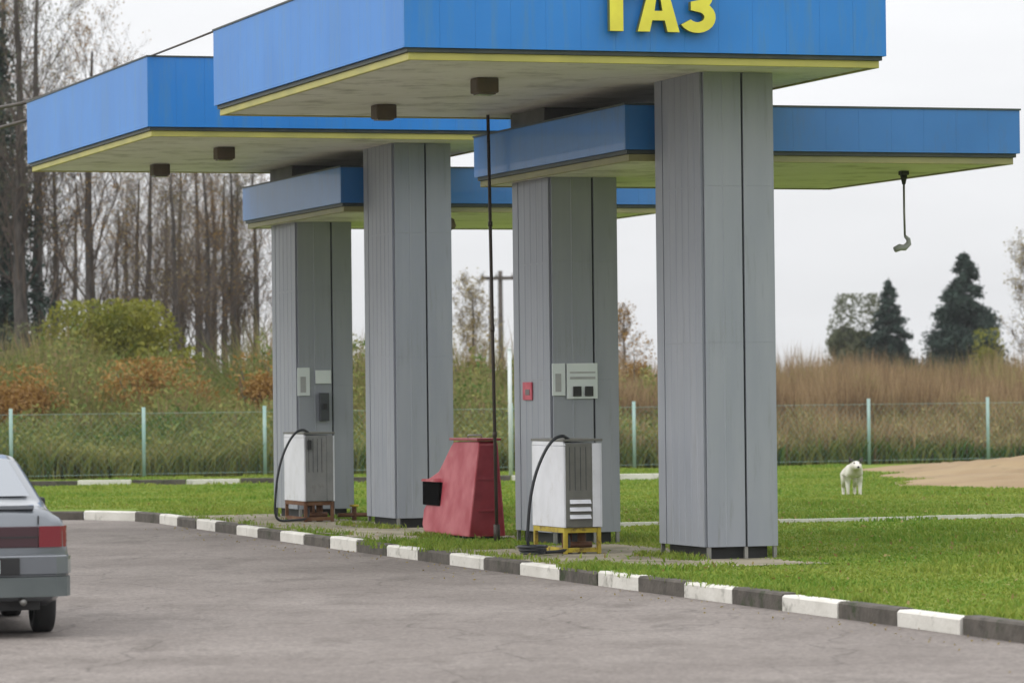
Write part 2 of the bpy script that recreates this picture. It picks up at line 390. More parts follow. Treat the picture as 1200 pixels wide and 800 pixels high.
# lawn blades
fz0 = lambda x: 92.2 + .42 * x
def lawn():
    n = 400000
    y = 27 + (100 - 27) * rng.random(n) ** 1.2; half = y * 0.142 + 1
    x = rng.uniform(-1, 1, n) * half
    ok = on_lawn(x, y)
    uu = x * U.x + y * U.y; vv = x * V.x + y * V.y
    for (a, b, c, d) in PADS:
        inside = (uu > a + .1) & (uu < b - .1) & (vv > c - .1) & (vv < d - .15)
        ok &= ~inside | (rng.random(n) < 0.03)
    ok &= ~((x > 8.2 + .4 * np.sin(y)) & (y > 66.4 + 6 * np.clip(1 - (x - 7) / 26, 0, 1) ** 3 * .9 + .5 * np.sin(x * 2)))
    # pillars
    for k in (0, 11.7):
        for du in (0, 5.2): ok &= ~((uu > 38.9 + k + du) & (uu < 40.25 + k + du) & (vv > 15.15) & (vv < 15.95))
    x, y = x[ok], y[ok]; m = len(x)
    h = rng.uniform(0.020, 0.060, m) * (0.7 + 0.9 * (np.sin(x * 1.7 + np.sin(y * .9)) * np.sin(y * .8 + x * .3) > 0.2)) 
    ok2 = y < fz0(x) ; x, y, h, m = x[ok2], y[ok2], h[ok2], int(ok2.sum())
    w = rng.uniform(.008, .02, m) * (0.8 + y / 50)
    Vt, F = blades(np.stack([x, y, np.full(m, -0.004)], 1), h, w, rng.uniform(.2, .9, m))
    o = np_mesh('grass', Vt, F, M['grass_blade']); tag(o, kind='stuff', label='short green lawn grass behind the painted kerb', cat='grass')
lawn()
def tufts():   # longer weeds at the kerb, pillar feet and the red bin
    cs = []
    def along(u0, u1, v, n, sp=.12): 
        for i in range(n):
            p = uv(random.uniform(u0, u1), v + random.gauss(0, sp)); cs.append((p.x, p.y))
    along(30, 38, 13.2, 200, .05); along(42.8, 46.0, 13.9, 200, .3); along(46.2, 47.8, 14.55, 50, .06); along(36.5, 38.2, 13.5, 130, .12)
    along(38.6, 40.4, 15.0, 50, .1); along(50.4, 52.4, 15.0, 40, .1); along(30, 43, 13.4, 90, .05); along(43, 57, 13.85, 60, .06)
    base = []
    for (x, y) in cs:
        for j in range(14): base.append((x + random.gauss(0, .05), y + random.gauss(0, .05), -.004))
    base = np.array(base); n = len(base)
    Vt, F = blades(base, rng.uniform(.04, .11, n), rng.uniform(.008, .018, n), rng.uniform(.2, .8, n))
    tag(np_mesh('long_grass', Vt, F, M['grass_blade']), kind='stuff', label='longer grass tufts along the kerb and around the red bin', cat='grass')
tufts()

def fallen():
    n = 1000; y = rng.uniform(30, 66, n); x = rng.uniform(-1, 1, n) * y * .14; ok = on_lawn(x, y, .3); x, y = x[ok], y[ok]
    Vt, F = leaves(np.stack([x, y, np.full(len(x), .045)], 1), rng.uniform(.018, .035, len(x)), 0)
    n2 = 260; y2 = rng.uniform(26, 58, n2); kx2 = np.interp(y2, kz, kx); x2 = kx2 - np.abs(rng.normal(0, .5, n2)) - .05
    Vt2, F2 = leaves(np.stack([x2, y2, np.full(n2, ROAD_Z + .012)], 1), rng.uniform(.010, .020, n2), 0); Vt2[:, 2] = np.clip(Vt2[:, 2], ROAD_Z + .004, None)
    tag(np_mesh('fallen_leaves', np.concatenate([Vt, Vt2]), np.concatenate([F, F2 + len(Vt)]), M['leaf_yellow']), kind='stuff', label='small fallen yellow leaves on the lawn and along the kerb', cat='leaves')
fallen()

# ------------------------------------------------------------------ canopies
ROT = TH
PU, PV = 38.86 + 0.0, 15.15        # u, v of the front-left corner of the first pillar
def ribbed_plan(w, d):
    """closed plan outline of a pillar with shallow ribs, seams at corners"""
    return w, d
def make_pillar(parent, x0, y0, w, d, z0, z1, seams_front, name='pillar'):
    """cladding sheets with dark open seams over a dark core"""
    g = 0.026
    b = MB(); pm = M['pillar']
    t = 0.03
    def run(a, bb, axis, fixed, out, cuts):
        edges = [a] + cuts + [bb]
        for i in range(len(edges) - 1):
            e0, e1 = edges[i] + g / 2, edges[i + 1] - g / 2
            # sheet joints at two heights
            zs = [z0, z0 + (z1 - z0) * .43, z0 + (z1 - z0) * .76, z1]
            for j in range(3):
                za, zb = zs[j] + (0.0006 if j else 0), zs[j + 1] - .0006
                if axis == 'x': b.box(e0, e1, min(fixed, fixed + out * t), max(fixed, fixed + out * t), za, zb, pm)
                else: b.box(min(fixed, fixed + out * t), max(fixed, fixed + out * t), e0, e1, za, zb, pm)
                # pressed ribs
                n = int((e1 - e0) / .19)
                for k in range(1, n):
                    c = e0 + (e1 - e0) * k / n
                    q0, q1 = (fixed - out * .0, fixed - out * -0.0)
                    pr = -0.005 * out
                    if axis == 'x':
                        b.prism([(c - .013, fixed), (c + .013, fixed), (c, fixed + pr)], za + .01, zb - .01, pm, 'z')
                    else:
                        b.prism([(fixed, c - .013), (fixed, c + .013), (fixed + pr, c)], za + .01, zb - .01, pm, 'z')
    run(x0 + .012, x0 + w, 'x', y0, 1, seams_front)
    run(x0, x0 + w, 'x', y0 + d, -1, [x0 + w * .5])
    run(y0 + t + .01, y0 + d - t, 'y', x0, 1, [y0 + d * .82])
    run(y0 + t, y0 + d - t, 'y', x0 + w, -1, [y0 + d * .5])
    p = b.build(name, parent)
    c = MB(); c.box(x0 + .05, x0 + w - .05, y0 + .05, y0 + d - .05, z0 - .002, z1, M['seam'])
    for px in (x0 + .02, seams_front[0] - .02, x0 + w - .06): c.box(px, px + .04, y0 + .012, y0 + .052, .0, z0 - .004, M['steel'])
    for px in (x0 + .02, x0 + w - .06): c.box(px, px + .04, y0 + d - .06, y0 + d - .02, .0, z0 - .004, M['steel'])
    c.box(x0 + .10, x0 + w - .10, y0 + .10, y0 + d - .10, .0, z0 - .004, M['black'])
    c.build('base_frame', p)
    return p
def make_roof(parent, x0, y0, w, d, zb, h, bm, soff=None, band=None):
    band = band or M['yellow_trim']
    f = MB(); t = .03; pw = .40
    def strip(a, b_, fixed, axis, sgn):
        n = max(1, round((b_ - a) / pw)); s = (b_ - a) / n
        for i in range(n):
            e0, e1 = a + i * s + .0007, a + (i + 1) * s - .0007
            lo, hi = (fixed, fixed + t) if sgn > 0 else (fixed - t, fixed)
            if axis == 'x': f.box(e0, e1, lo, hi, zb, zb + h, bm)
            else: f.box(lo, hi, e0, e1, zb, zb + h, bm)
    strip(x0, x0 + w, y0, 'x', 1); strip(x0, x0 + w, y0 + d, 'x', -1)
    strip(y0 + t + .002, y0 + d - t - .002, x0, 'y', 1); strip(y0 + t + .002, y0 + d - t - .002, x0 + w, 'y', -1)
    fa = f.build('fascia', parent)
    c = MB()      # coping and lower dark lip
    for z0_, z1_, o in ((zb + h + .002, zb + h + .022, .012), (zb - .045, zb - .002, -.035)):
        c.box(x0 - o, x0 + w + o, y0 - o, y0 + .05 + max(0, -o), z0_, z1_, M['dark_trim'])
        c.box(x0 - o, x0 + w + o, y0 + d - .05 - max(0, -o), y0 + d + o, z0_, z1_, M['dark_trim'])
        c.box(x0 - o, x0 + .05 + max(0, -o), y0 + .052 + max(0, -o), y0 + d - .052 - max(0, -o), z0_, z1_, M['dark_trim'])
        c.box(x0 + w - .05 - max(0, -o), x0 + w + o, y0 + .052 + max(0, -o), y0 + d - .052 - max(0, -o), z0_, z1_, M['dark_trim'])
    c.build('edge_trim', fa)
    q = .06; y = MB(); z0_, z1_ = zb - .125, zb - .047; tt = .05
    y.box(x0 + q, x0 + w - q, y0 + q, y0 + q + tt, z0_, z1_, band, .006); y.box(x0 + q, x0 + w - q, y0 + d - q - tt, y0 + d - q, z0_, z1_, band, .006)
    y.box(x0 + q, x0 + q + tt, y0 + q + tt + .002, y0 + d - q - tt - .002, z0_, z1_, band, .006)
    y.box(x0 + w - q - tt, x0 + w - q, y0 + q + tt + .002, y0 + d - q - tt - .002, z0_, z1_, band, .006)
    y.build('yellow_band', parent)
    s = MB(); nb = round((d - .24) / .2); st = (d - .24) / nb
    for i in range(nb): s.box(x0 + .115, x0 + w - .115, y0 + .12 + i * st + .003, y0 + .12 + (i + 1) * st - .003, zb - .11, zb - .08, soff or M['soffit'])
    s.build('soffit', parent)
    r = MB(); r.box(x0 + .04, x0 + w - .04, y0 + .04, y0 + d - .04, zb - .03, zb + .0, M['dark_trim']); r.box(x0 + .04, x0 + w - .04, y0 + .04, y0 + d - .04, zb + h - .12, zb + h - .06, M['roof'])
    r.build('roof_deck', parent)
ZT, HT = 5.41, 0.92
ZL, HL = 4.56, 0.50
def lamp_square(parent, x, y, z):
    b = MB(); w = .128
    b.box(x - w, x + w, y - w, y + w, z - .17, z - .001, M['lamp_box'], .02)
    o = b.build('downlight', parent)
    g = MB(); g.box(x - w + .03, x + w - .03, y - w + .03, y + w - .03, z - .185, z - .172, M['lamp_glass']); g.build('lens', o)
def lamp_round(parent, x, y, z):
    b = MB()
    b.tube([(x, y, z - .001), (x, y, z - .06)], .05, M['steel'], 12)
    b.tube([(x, y, z - .06), (x, y, z - .10), (x, y, z - .2), (x, y, z - .24)], [.05, .12, .15, .12], M['lamp_box'], 16)
    o = b.build('floodlight', parent)
    g = MB(); g.tube([(x, y, z - .242), (x, y, z - .265)], [.11, .07], M['lamp_glass'], 16); g.build('lens', o)

# local frame of a canopy: origin = ground at pillar front-left corner, x = V (right), y = U (away)
def tall_canopy():
    r = empty('fuel_canopy', uv(PU, PV, 0), ROT)
    x0, y0, w, d = -3.66, -0.98, 5.42, 8.1
    make_pillar(r, 0, 0, .85, 1.48, .14, ZT - .112, [.47])
    make_roof(r, x0, y0, w, d, ZT, HT, M['blue'])
    for (x, y) in ((-2.05, 1.3), (-2.05, 5.2), (1.25, 3.6)): lamp_square(r, x, y, ZT - .11)
    return r
c1 = tall_canopy()
tag(c1, 'nearest tall blue canopy on a grey pillar, with yellow letters on its fascia', 'canopy', 'fuel station canopies')
c2 = copy_tree(c1); c2.location = uv(PU + 11.7, PV, 0)
tag(c2, 'farther tall blue canopy, leftmost of all, with no letters on it', 'canopy', 'fuel station canopies')
# give the far one its own order of offsets: nothing else differs
def low_canopy():
    r = empty('low_canopy', uv(PU + 5.1, PV, 0), ROT)
    make_pillar(r, 0, 0, .88, 1.46, .14, ZL - .112, [.55])
    make_roof(r, -.26, -3.40, 4.90, 5.55, ZL, HL, M['blue_low'], band=M['olive_trim'])
    b = MB(); b.box(-.02, 1.15, .1, 1.40, ZL + HL - .05, ZT - .112, M['neck'], .01); b.build('neck', r)
    lamp_round(r, 1.42, -3.0, ZL - .11)
    return r
l1 = low_canopy(); tag(l1, 'lower blue canopy sticking out right behind the front pillar, hook hanging from it', 'canopy', 'fuel station canopies')
l2 = copy_tree(l1); l2.location = uv(PU + 5.1 + 11.7, PV, 0)
tag(l2, 'farthest low blue canopy, seen between the second tall pillar and the pillar with notices', 'canopy', 'fuel station canopies')

# letters, cast as raised yellow shapes on the front fascia of the nearest canopy
def letters():
    H = .56; t0, t1 = -.11, -.035    # local y, in front of the fascia
    yb = -0.98
    z0 = ZT + .20
    def mk(polys, holes_name, x):
        pass
    def outline(pts, x, inner=None):
        b = MB(); P = [(x + a, z0 + c) for a, c in pts]
        b.prism(P, yb + t0, yb + t1, M['letter'], 'y'); return b
    # each stroke is a solid slab; strokes of one letter share faces only at butt joints
    ge = MB(); ge.prism([(0, 0), (.15, 0), (.15, H - .14), (.40, H - .14), (.40, H), (0, H)], t0, t1, M['letter'], 'y')
    a = MB(); W = .46
    # A: outer outline with counter as bridged polygon
    def bridged(outer, inner):
        return outer + [outer[0]] + inner + [inner[0]]
    bm = bmesh.new()
    def solid_with_hole(outer, inner):
        b = MB(); 
        from mathutils.geometry import tessellate_polygon
        polys = [[Vector((x, z, 0)) for x, z in outer]] + ([[Vector((x, z, 0)) for x, z in inner]] if inner else [])
        tris = tessellate_polygon(polys); al = [p for q in polys for p in q]; n = len(al)
        vs = [(p.x, t0, p.y) for p in al] + [(p.x, t1, p.y) for p in al]
        fs = [tuple(t) for t in tris] + [tuple(n + i for i in reversed(t)) for t in tris]
        k = 0
        for q in polys:
            m_ = len(q)
            for i in range(m_): j = (i + 1) % m_; fs.append((k + i, k + j, n + k + j, n + k + i))
            k += m_
        b.add(vs, fs, M['letter']); return b
    bm.free()
    # solid A: legs and crossbar
    outer = [(0, 0), (.135, 0), (.165, .12), (.305, .12), (.335, 0), (.47, 0), (.31, H), (.16, H)]
    inner = [(.19, .22), (.28, .22), (.245, H - .13), (.225, H - .13)]
    A = solid_with_hole(outer, inner)
    # З: two bowls as a thick stroke
    def arc(cx, cz, r, a0, a1, n, sx=1.0): return [(cx + sx * r * math.cos(R(a0 + (a1 - a0) * i / n)), cz + r * math.sin(R(a0 + (a1 - a0) * i / n))) for i in range(n + 1)]
    ro, ri = .165, .055
    out = arc(.20, H - ro, ro, 150, -40, 12, 1.1) + arc(.20, ro + .0, ro * 1.02, 45, -150, 12, 1.25)
    inn = arc(.20, ro, ri, -150, 60, 9, 1.5) + [(.13, H / 2 - .045), (.13, H / 2 + .045)] + arc(.20, H - ro, ri, -60, 150, 9, 1.4)
    Z = solid_with_hole(out + inn, None)
    for (b, x) in ((ge, -1.44), (A, -1.13), (Z, -.66)):
        o = b.build('letter', c1); o.data.materials.append(M['letter_side'])
        for p in o.data.polygons:
            if abs(p.normal.y) < .5: p.material_index = 1
        o.location = (x, yb, z0)
letters()

# hanging hook (broken lamp arm) under the lower canopy
hk = empty('hanging_hook', l1.matrix_basis @ Vector((3.90, -1.75, ZL - .112)), ROT)
tag(hk, 'thin rod with a bent hooked end hanging from the lower right canopy', 'hook')
b = MB(); b.box(-.05, .05, -.05, .05, -.05, 0, M['black'], .008); b.tube([(0, 0, -.05), (0, 0, -.16)], [.045, .02], M['black'], 10); b.build('ceiling_mount', hk)
b = MB(); b.tube([(0, 0, -.16), (.0, 0, -.5), (.005, 0, -.78)], .014, M['steel'], 8); b.build('rod', hk)
b = MB(); b.tube([(.005, 0, -.78), (.05, 0, -.82), (.055, 0, -.87), (.0, 0, -.92), (-.06, 0, -.915), (-.13, 0, -.945)], [.018, .028, .034, .038, .042, .035], M['panel_light'], 10); b.build('hooked_end', hk)

# dark downpipe at the back edge of the nearest canopy
b = MB(); pb = uv(45.1, 14.81)
b.tube([(0, 0, 0), (0, 0, 2.6), (0, 0, 5.28)], .021, M['pole_dark'], 10); b.tube([(0, 0, 0), (0, 0, .22)], .04, M['pole_dark'], 10)
for z in (1.3, 2.6, 3.9): b.tube([(0, 0, z), (0, 0, z + .06)], .028, M['pole_dark'], 10)
o = b.build('pipe'); o.location = pb; o.rotation_euler = (0, R(-.6), 0)
tag(o, 'thin dark vertical pipe beside the red bin, reaching up to the tall canopy', 'pipe')

# notices on the pillars
def notice(name, root, x0, x1, z0, z1, label, cat='sign', extra=None, group=None):
    o = empty(name, root.matrix_basis @ Vector(((x0 + x1) / 2, -.006, z0)), ROT)
    w = (x1 - x0) / 2
    b = MB(); b.box(-w, w, -.022, 0, 0, z1 - z0, M['plate_white'], .004); b.build('board', o)
    if extra:
        extra(o, w, z1 - z0)
    return tag(o, label, cat, group)
def ex_sheet(o, w, h):
    b = MB(); b.box(-w * .55, w * .35, -.026, -.023, h * .12, h * .68, M['panel_light']); b.build('printed_sheet', o)
def ex_squares(o, w, h):
    for c in (-.35, .42):
        b = MB(); b.box(w * c - .052, w * c + .052, -.045, -.024, .03, .15, M['black'], .004); b.build('black_square', o)
    b = MB(); b.box(-w * .8, w * .85, -.026, -.0235, h * .55, h * .62, M['panel_light']); b.box(-w * .8, w * .85, -.026, -.0235, h * .72, h * .76, M['panel_light']); b.build('printed_line', o)
notice('notice_board', l1, .005, .17, 1.80, 2.19, 'narrow white notice on the pillar above the yellow-footed dispenser', extra=ex_sheet)
notice('notice_board', l1, .19, .585, 1.76, 2.19, 'wide white notice with two black squares above the yellow-footed dispenser', extra=ex_squares)
notice('notice_board', l2, .0, .19, 1.84, 2.26, 'tall narrow white notice on the farthest left grey pillar', extra=ex_sheet)
notice('notice_board', l2, .28, .52, 2.02, 2.22, 'small wide pale notice on the farthest left grey pillar', extra=None)
o = empty('switch_box', l2.matrix_basis @ Vector((.40, -.006, 1.46)), ROT); tag(o, 'small dark switch box under the pale notice on the farthest left pillar', 'switch box')
b = MB(); b.box(-.07, .07, -.1, 0, 0, .42, M['seam'], .01); b.build('case', o)
b = MB(); b.box(-.03, .03, -.125, -.102, .18, .26, M['black'], .004); b.build('handle', o)
o = empty('warning_sign', l1.matrix_basis @ Vector((-.006, .86, 1.72)), ROT); tag(o, 'small faded red warning sign on the side of the pillar with notices', 'sign')
b = MB(); b.box(-.016, 0, -.17, .17, 0.03, .25, M['red_sign'], .003); b.build('panel', o)
b = MB(); b.box(-.020, -.0165, -.10, .06, .09, .16, M['tail_dark']); b.build('mark', o)

# ------------------------------------------------------------------ dispensers
def dispenser(front, louvers=True, strip=None, foot=None):
    strip = strip or M['white']; foot = foot or M['yellow_base']
    r = empty('gas_dispenser', (0, 0, 0), ROT)
    W, D, Z0, Z1 = .43, 1.12, .30, 1.27
    b = MB(); b.box(.012, W - .012, .012, D - .012, Z0, Z1 - .012, M['panel_light']); b.build('casing', r)
    b = MB(); b.box(-.014, .010, 0, D, Z0, Z1 - .05, M['white'], .006); b.prism([(0, Z1 - .045), (D, Z1 - .045), (D - .03, Z1), (.03, Z1)], -.014, .010, M['white'], 'x'); b.build('side_panel', r)
    b = MB(); b.box(W - .010, W + .014, 0, D, Z0, Z1 - .02, M['white'], .006); b.build('side_panel', r)
    b = MB(); b.box(W - .105, W - .012, -.012, .010, Z0 + .005, Z1 - .02, strip, .004); b.build('corner_strip', r)
    b = MB(); b.box(.012, W - .108, -.010, .010, Z0 + .005, Z1 - .02, front, .004)
    for i in range(4): b.box(.05 + i * .065, .056 + i * .065, -.014, -.011, Z0 + .42, Z1 - .06, M['seam'])
    fp = b.build('front_panel', r)
    if louvers:
        for i in range(3):
            l = MB(); l.prism([(-.012, Z0 + .10 + i * .085), (-.045, Z0 + .10 + i * .085), (-.012, Z0 + .145 + i * .085)], .05, W - .13, M['white'], 'x'); l.build('louvre', fp)
    else:
        l = MB(); l.box(.03, .09, -.05, -.012, Z1 - .22, Z1 - .08, M['black'], .006); l.build('nozzle_holder', fp)
    b = MB(); b.box(-.02, W + .02, -.02, D + .02, Z1 + .002, Z1 + .032, M['panel_grey'], .008); b.build('top_cap', r)
    b = MB()   # hose arching from the top over the left side down to the ground
    P = [(.06, .03, Z1 + .03), (-.03, -.02, Z1 + .065), (-.14, -.04, Z1 + .03), (-.25, -.05, Z1 - .10), (-.36, -.05, Z1 - .34), (-.43, -.05, Z1 - .62), (-.46, -.04, .34), (-.46, -.03, .14), (-.40, -.02, .04), (-.22, .0, .03), (.03, .04, .06), (.06, .08, .22)]
    Q = []
    for i in range(len(P) - 1):
        p0 = Vector(P[max(i - 1, 0)]); p1 = Vector(P[i]); p2 = Vector(P[i + 1]); p3 = Vector(P[min(i + 2, len(P) - 1)])
        for k in range(5):
            t = k / 5; Q.append(.5 * ((2 * p1) + (p2 - p0) * t + (2 * p0 - 5 * p1 + 4 * p2 - p3) * t * t + (3 * p1 - p0 - 3 * p2 + p3) * t ** 3))
    Q.append(Vector(P[-1])); b.tube(Q, .019, M['hose'], 8); b.build('hose', r)
    b = MB()
    for (x, y) in ((-.01, .02), (W - .04, .02), (-.01, D - .06), (W - .04, D - .06)): b.box(x, x + .045, y, y + .045, .0, Z0 - .004, foot, .004)
    b.box(.038, W - .044, .022, .058, Z0 - .06, Z0 - .004, foot); b.box(.038, W - .044, .022, .058, .02, .07, foot)
    b.box(-.008, .03, .068, D - .064, Z0 - .06, Z0 - .004, foot); b.box(W - .036, W, .068, D - .064, Z0 - .06, Z0 - .004, foot)
    b.box(-.008, .03, .068, D - .064, .02, .07, foot)
    b.build('base_frame', r)
    b = MB(); b.tube([(.12, .3, 0), (.12, .3, Z0)], .06, M['rust'], 10); b.tube([(.28, .25, 0), (.28, .25, Z0)], .05, M['rust'], 10); b.tube([(.05, .2, .1), (.38, .2, .1)], .035, M['rust'], 8); b.build('pipework', r)
    return r
dA = dispenser(M['panel_grey']); dA.location = uv(41.0, 14.28, .008)
tag(dA, 'white-sided gas dispenser on a yellow foot frame in front of the pillar with notices', 'dispenser', 'gas dispensers')
dB = dispenser(M['pump_grey'], False, M['pump_grey'], M['rust']); dB.location = uv(53.8, 14.75, .008)
tag(dB, 'farther gas dispenser with one white side panel at the foot of the leftmost pillar', 'dispenser', 'gas dispensers')
# extra small fittings beside each dispenser
def valve(u, v, label):
    r = empty('valve_unit', uv(u, v, .008), ROT); tag(r, label, 'valve')
    b = MB(); b.tube([(0, 0, 0), (0, 0, .16), (.0, 0, .2)], .035, M['rust'], 8); b.tube([(-.25, 0, .08), (.3, 0, .08)], .03, M['rust'], 8); b.build('pipework', r)
    b = MB(); b.tube([(0, 0, .2), (0, 0, .23)], .07, M['yellow_base'], 12); b.build('handwheel', r)
valve(54.2, 15.6, 'low rusty pipe fitting on the paving right of the farther dispenser')
# litter of hose and fittings left of the near dispenser foot
b = MB()
for k in range(3):
    b.tube([(math.cos(t) * (.13 + .015 * k), math.sin(t) * (.16 + .015 * k), .03 + .035 * k) for t in np.linspace(0, 6.2, 24)], .017, M['hose'], 6)
o = b.build('hose_coil'); o.location = uv(40.9, 13.85, .01); tag(o, 'coil of dark hose on the ground by the yellow dispenser foot', 'hose')

# ------------------------------------------------------------------ red sand bin
def red_bin():
    r = empty('red_bin', uv(45.95, 14.96, 0), ROT); tag(r, 'worn red sloping metal bin with an open black hatch, beside the dark pipe', 'bin')
    # profile along y (depth, away); x is width
    W = .50; D = 1.95
    prof = [(0.0, .04), (D - .05, .04), (D + .08, .14), (D + .08, .34), (D, .40), (D + .04, .73), (D - .40, .84), (1.16, 1.16), (1.06, 1.22), (.04, 1.24), (.0, 1.20)]
    t = .0
    b = MB()
    n = len(prof)
    def lat(z): return .06 + .10 * (z / 1.28)   # faces lean in towards the top
    L = [(-W / 2 + .16 * (z / 1.28), y, z) for y, z in prof]; Rr = [(W / 2 - .10 * (z / 1.28), y, z) for y, z in prof]
    vs = L + Rr
    k0 = b.add(vs, [tuple(range(n))], M['red_lit'])
    b.add(vs, [tuple(range(2 * n - 1, n - 1, -1))], M['red'])
    b.add(vs, [(j := (i + 1) % n, i, n + i, n + (i + 1) % n) for i in range(n)], M['red'])
    bm = bmesh.new(); me = bpy.data.meshes.new('shell'); me.from_pydata(b.v, [], b.f)
    for m in b.mats: me.materials.append(m)
    me.polygons.foreach_set('material_index', b.m)
    bm.from_mesh(me); bmesh.ops.remove_doubles(bm, verts=bm.verts, dist=.0005); bmesh.ops.recalc_face_normals(bm, faces=bm.faces)
    bmesh.ops.bevel(bm, geom=list(bm.edges), offset=.018, segments=2, affect='EDGES', profile=.6)
    bm.to_mesh(me); bm.free(); sh = link(bpy.data.objects.new('shell', me), r)
    b = MB(); b.box(-.13, .19, -.03, 1.14, 1.243, 1.275, M['red'], .008); b.build('lid', r)
    # hatch: solid black box, standing for the shade in an opening on the left face near the far end
    b = MB(); b.box(-.225, -.13, D - .62, D + .07, .40, .70, M['void'], .01); h = b.build('hatch', r)
    b = MB(); b.prism([(D - .54, .705), (D + .06, .705), (D + .02, .735), (D - .50, .75)], -.245, -.14, M['red_lit'], 'x'); b.build('flap', h)
    for y in (.2, .9):
        b = MB(); b.box(-W / 2 - .0, W / 2 - .02, y, y + .06, .0, .045, M['black']); b.build('skid', r)
    for z in (.35, .75): 
        b = MB(); b.box(-.12, .14, -.014, .004, z, z + .03, M['red'], .004); b.build('strap', r)
    b = MB(); b.tube([(-.08, .5, 1.275), (-.08, .5, 1.31), (.1, .5, 1.31), (.1, .5, 1.275)], .012, M['steel'], 6); b.build('handle', r)
    return r
red_bin()
# white post beyond the canopies
o = empty('white_post', (-.06, 87.0, 0)); tag(o, 'slim white post in front of the fence, left of the pillar with notices', 'post')
b = MB(); b.tube([(0, 0, 0), (0, 0, 2.85)], .045, M['plate_white'], 10); b.build('shaft', o); b = MB(); b.tube([(0, 0, 2.852), (0, 0, 2.89)], [.055, .03], M['plate_white'], 10); b.build('cap', o)

# ------------------------------------------------------------------ fence
FX = [-20.2, -17.2, -14.3, -11.4, -8.5, -5.79, -2.9, -.04, 2.94, 5.9, 8.87, 12.0, 15.1, 18.2]
fz = lambda x: 92 + .42 * x
fr = empty('mesh_fence', (-20.2, fz(-20.2), 0)); tag(fr, 'long pale green wire mesh fence in front of the tall weeds', 'fence')
def fl(x, z): return Vector((x + 20.2, fz(x) - fz(-20.2), z))
for x in FX:
    b = MB(); b.tube([fl(x, 0), fl(x, 1.64)], .042, M['fence'], 8); b.build('post', fr)
for a, c in zip(FX, FX[1:]):
    b = MB(); n = 20; hh = 1.40; sp = (c - a)
    for i in range(-8, n + 8):      # woven diamonds: wires running both ways
        for sg in (1, -1):
            xa = a + sp * i / n; xb = xa + sg * hh * .92
            t0, t1 = 0.0, 1.0
            lo, hi = a, c
            if sg > 0: t0 = max(0, (lo - xa) / (xb - xa)); t1 = min(1, (hi - xa) / (xb - xa))
            else: t0 = max(0, (xa - hi) / (xa - xb)); t1 = min(1, (xa - lo) / (xa - xb))
            if t1 - t0 < .02: continue
            b.tube([fl(xa + (xb - xa) * t0, .1 + hh * t0), fl(xa + (xb - xa) * t1, .1 + hh * t1)], .0019, M['wire'], 3, cap=False)
    for z in (.1, 1.5): b.tube([fl(a, z), fl(c, z)], .006, M['fence'], 4, cap=False)
    b.build('mesh_panel', fr, fix=False)

# ------------------------------------------------------------------ tall weeds and reeds behind the fence
def weeds():
    # green and olive growth
    def scatter(n, x0, x1, d0, d1, hfun, wr, lean, m, name, label, leafn=0):
        x = rng.uniform(x0, x1, n); d = d0 + (d1 - d0) * rng.random(n) ** 1.3; y = fz(x) + d + .15
        h = hfun(x, d) * rng.uniform(.65, 1.05, n)
        Vt, F = blades(np.stack([x, y, np.zeros(n)], 1), h, rng.uniform(*wr, n), rng.uniform(*lean, n))
        o = np_mesh(name, Vt, F, m); tag(o, label, 'weeds', kind='stuff')
    lump = lambda x, d: 1 + .09 * np.sin(x * 11 + np.sin(d * 2) * 2) * np.sin(x * 3.7 + d) + .16 * np.sin(x * .9 + d * .35) + .10 * np.sin(x * 2.3 + 1 + d * .2) + .07 * np.sin(x * 5.1)
    left = lambda x: 1 / (1 + np.exp((x - 1.5) * .8))
    hg = lambda x, d: (0.85 + .085 * d * (1 + .45 * left(x))) * lump(x, d)
    scatter(90000, -19, 18, 0.2, 22, lambda x, d: hg(x, d) * (1 - .22 * (1 - left(x))), (.03, .09), (.15, .8), M['weed_green'], 'weeds', 'green weeds crowding the wire fence')
    scatter(60000, -19, 20, 0.3, 24, lambda x, d: hg(x, d) * 1.0, (.02, .05), (.05, .4), M['weed_olive'], 'weeds', 'olive stalks behind the wire fence')
    scatter(70000, 1.0, 24, 9, 30, lambda x, d: (1.75 + .05 * d) * (1 + .05 * np.sin(x * .8) + .05 * np.sin(x * 2.9) + .07 * np.sin(x * 9 + np.sin(d * 3) * 2)), (.02, .05), (.02, .3), M['weed_brown'], 'reeds', 'red brown dry reed bed on the right')
    scatter(14000, -20, 1.0, 5, 24, lambda x, d: hg(x, d) * 1.03, (.02, .05), (.02, .3), M['weed_brown'], 'reeds', 'scattered brown dry stalks among the green weeds')
    scatter(6000, 2.0, 20, 0.3, 9, lambda x, d: (1.1 + .09 * d) * lump(x, d), (.02, .05), (.05, .5), M['weed_brown'], 'reeds', 'straw coloured stalks mixed into the weeds on the right')
    # leaf clumps
    n = 90000
    x = rng.uniform(-19, 4, n); d = rng.uniform(.3, 20, n) ; y = fz(x) + d + .2
    z = hg(x, d) * rng.random(n) ** .6 * .95
    Vt, F = leaves(np.stack([x, y, z], 1), rng.uniform(.04, .09, n)); tag(np_mesh('weeds', Vt, F, M['weed_green']), 'leafy green weeds on the left behind the fence', 'weeds', kind='stuff')
    n = 70000
    x = rng.uniform(3, 24, n); d = rng.uniform(.3, 16, n); y = fz(x) + d + .2
    z = hg(x, d) * rng.random(n) ** .6 * .8
    Vt, F = leaves(np.stack([x, y, z], 1), rng.uniform(.03, .08, n)); tag(np_mesh('weeds', Vt, F, M['weed_olive']), 'leafy olive weeds on the right behind the fence', 'weeds', kind='stuff')
weeds()

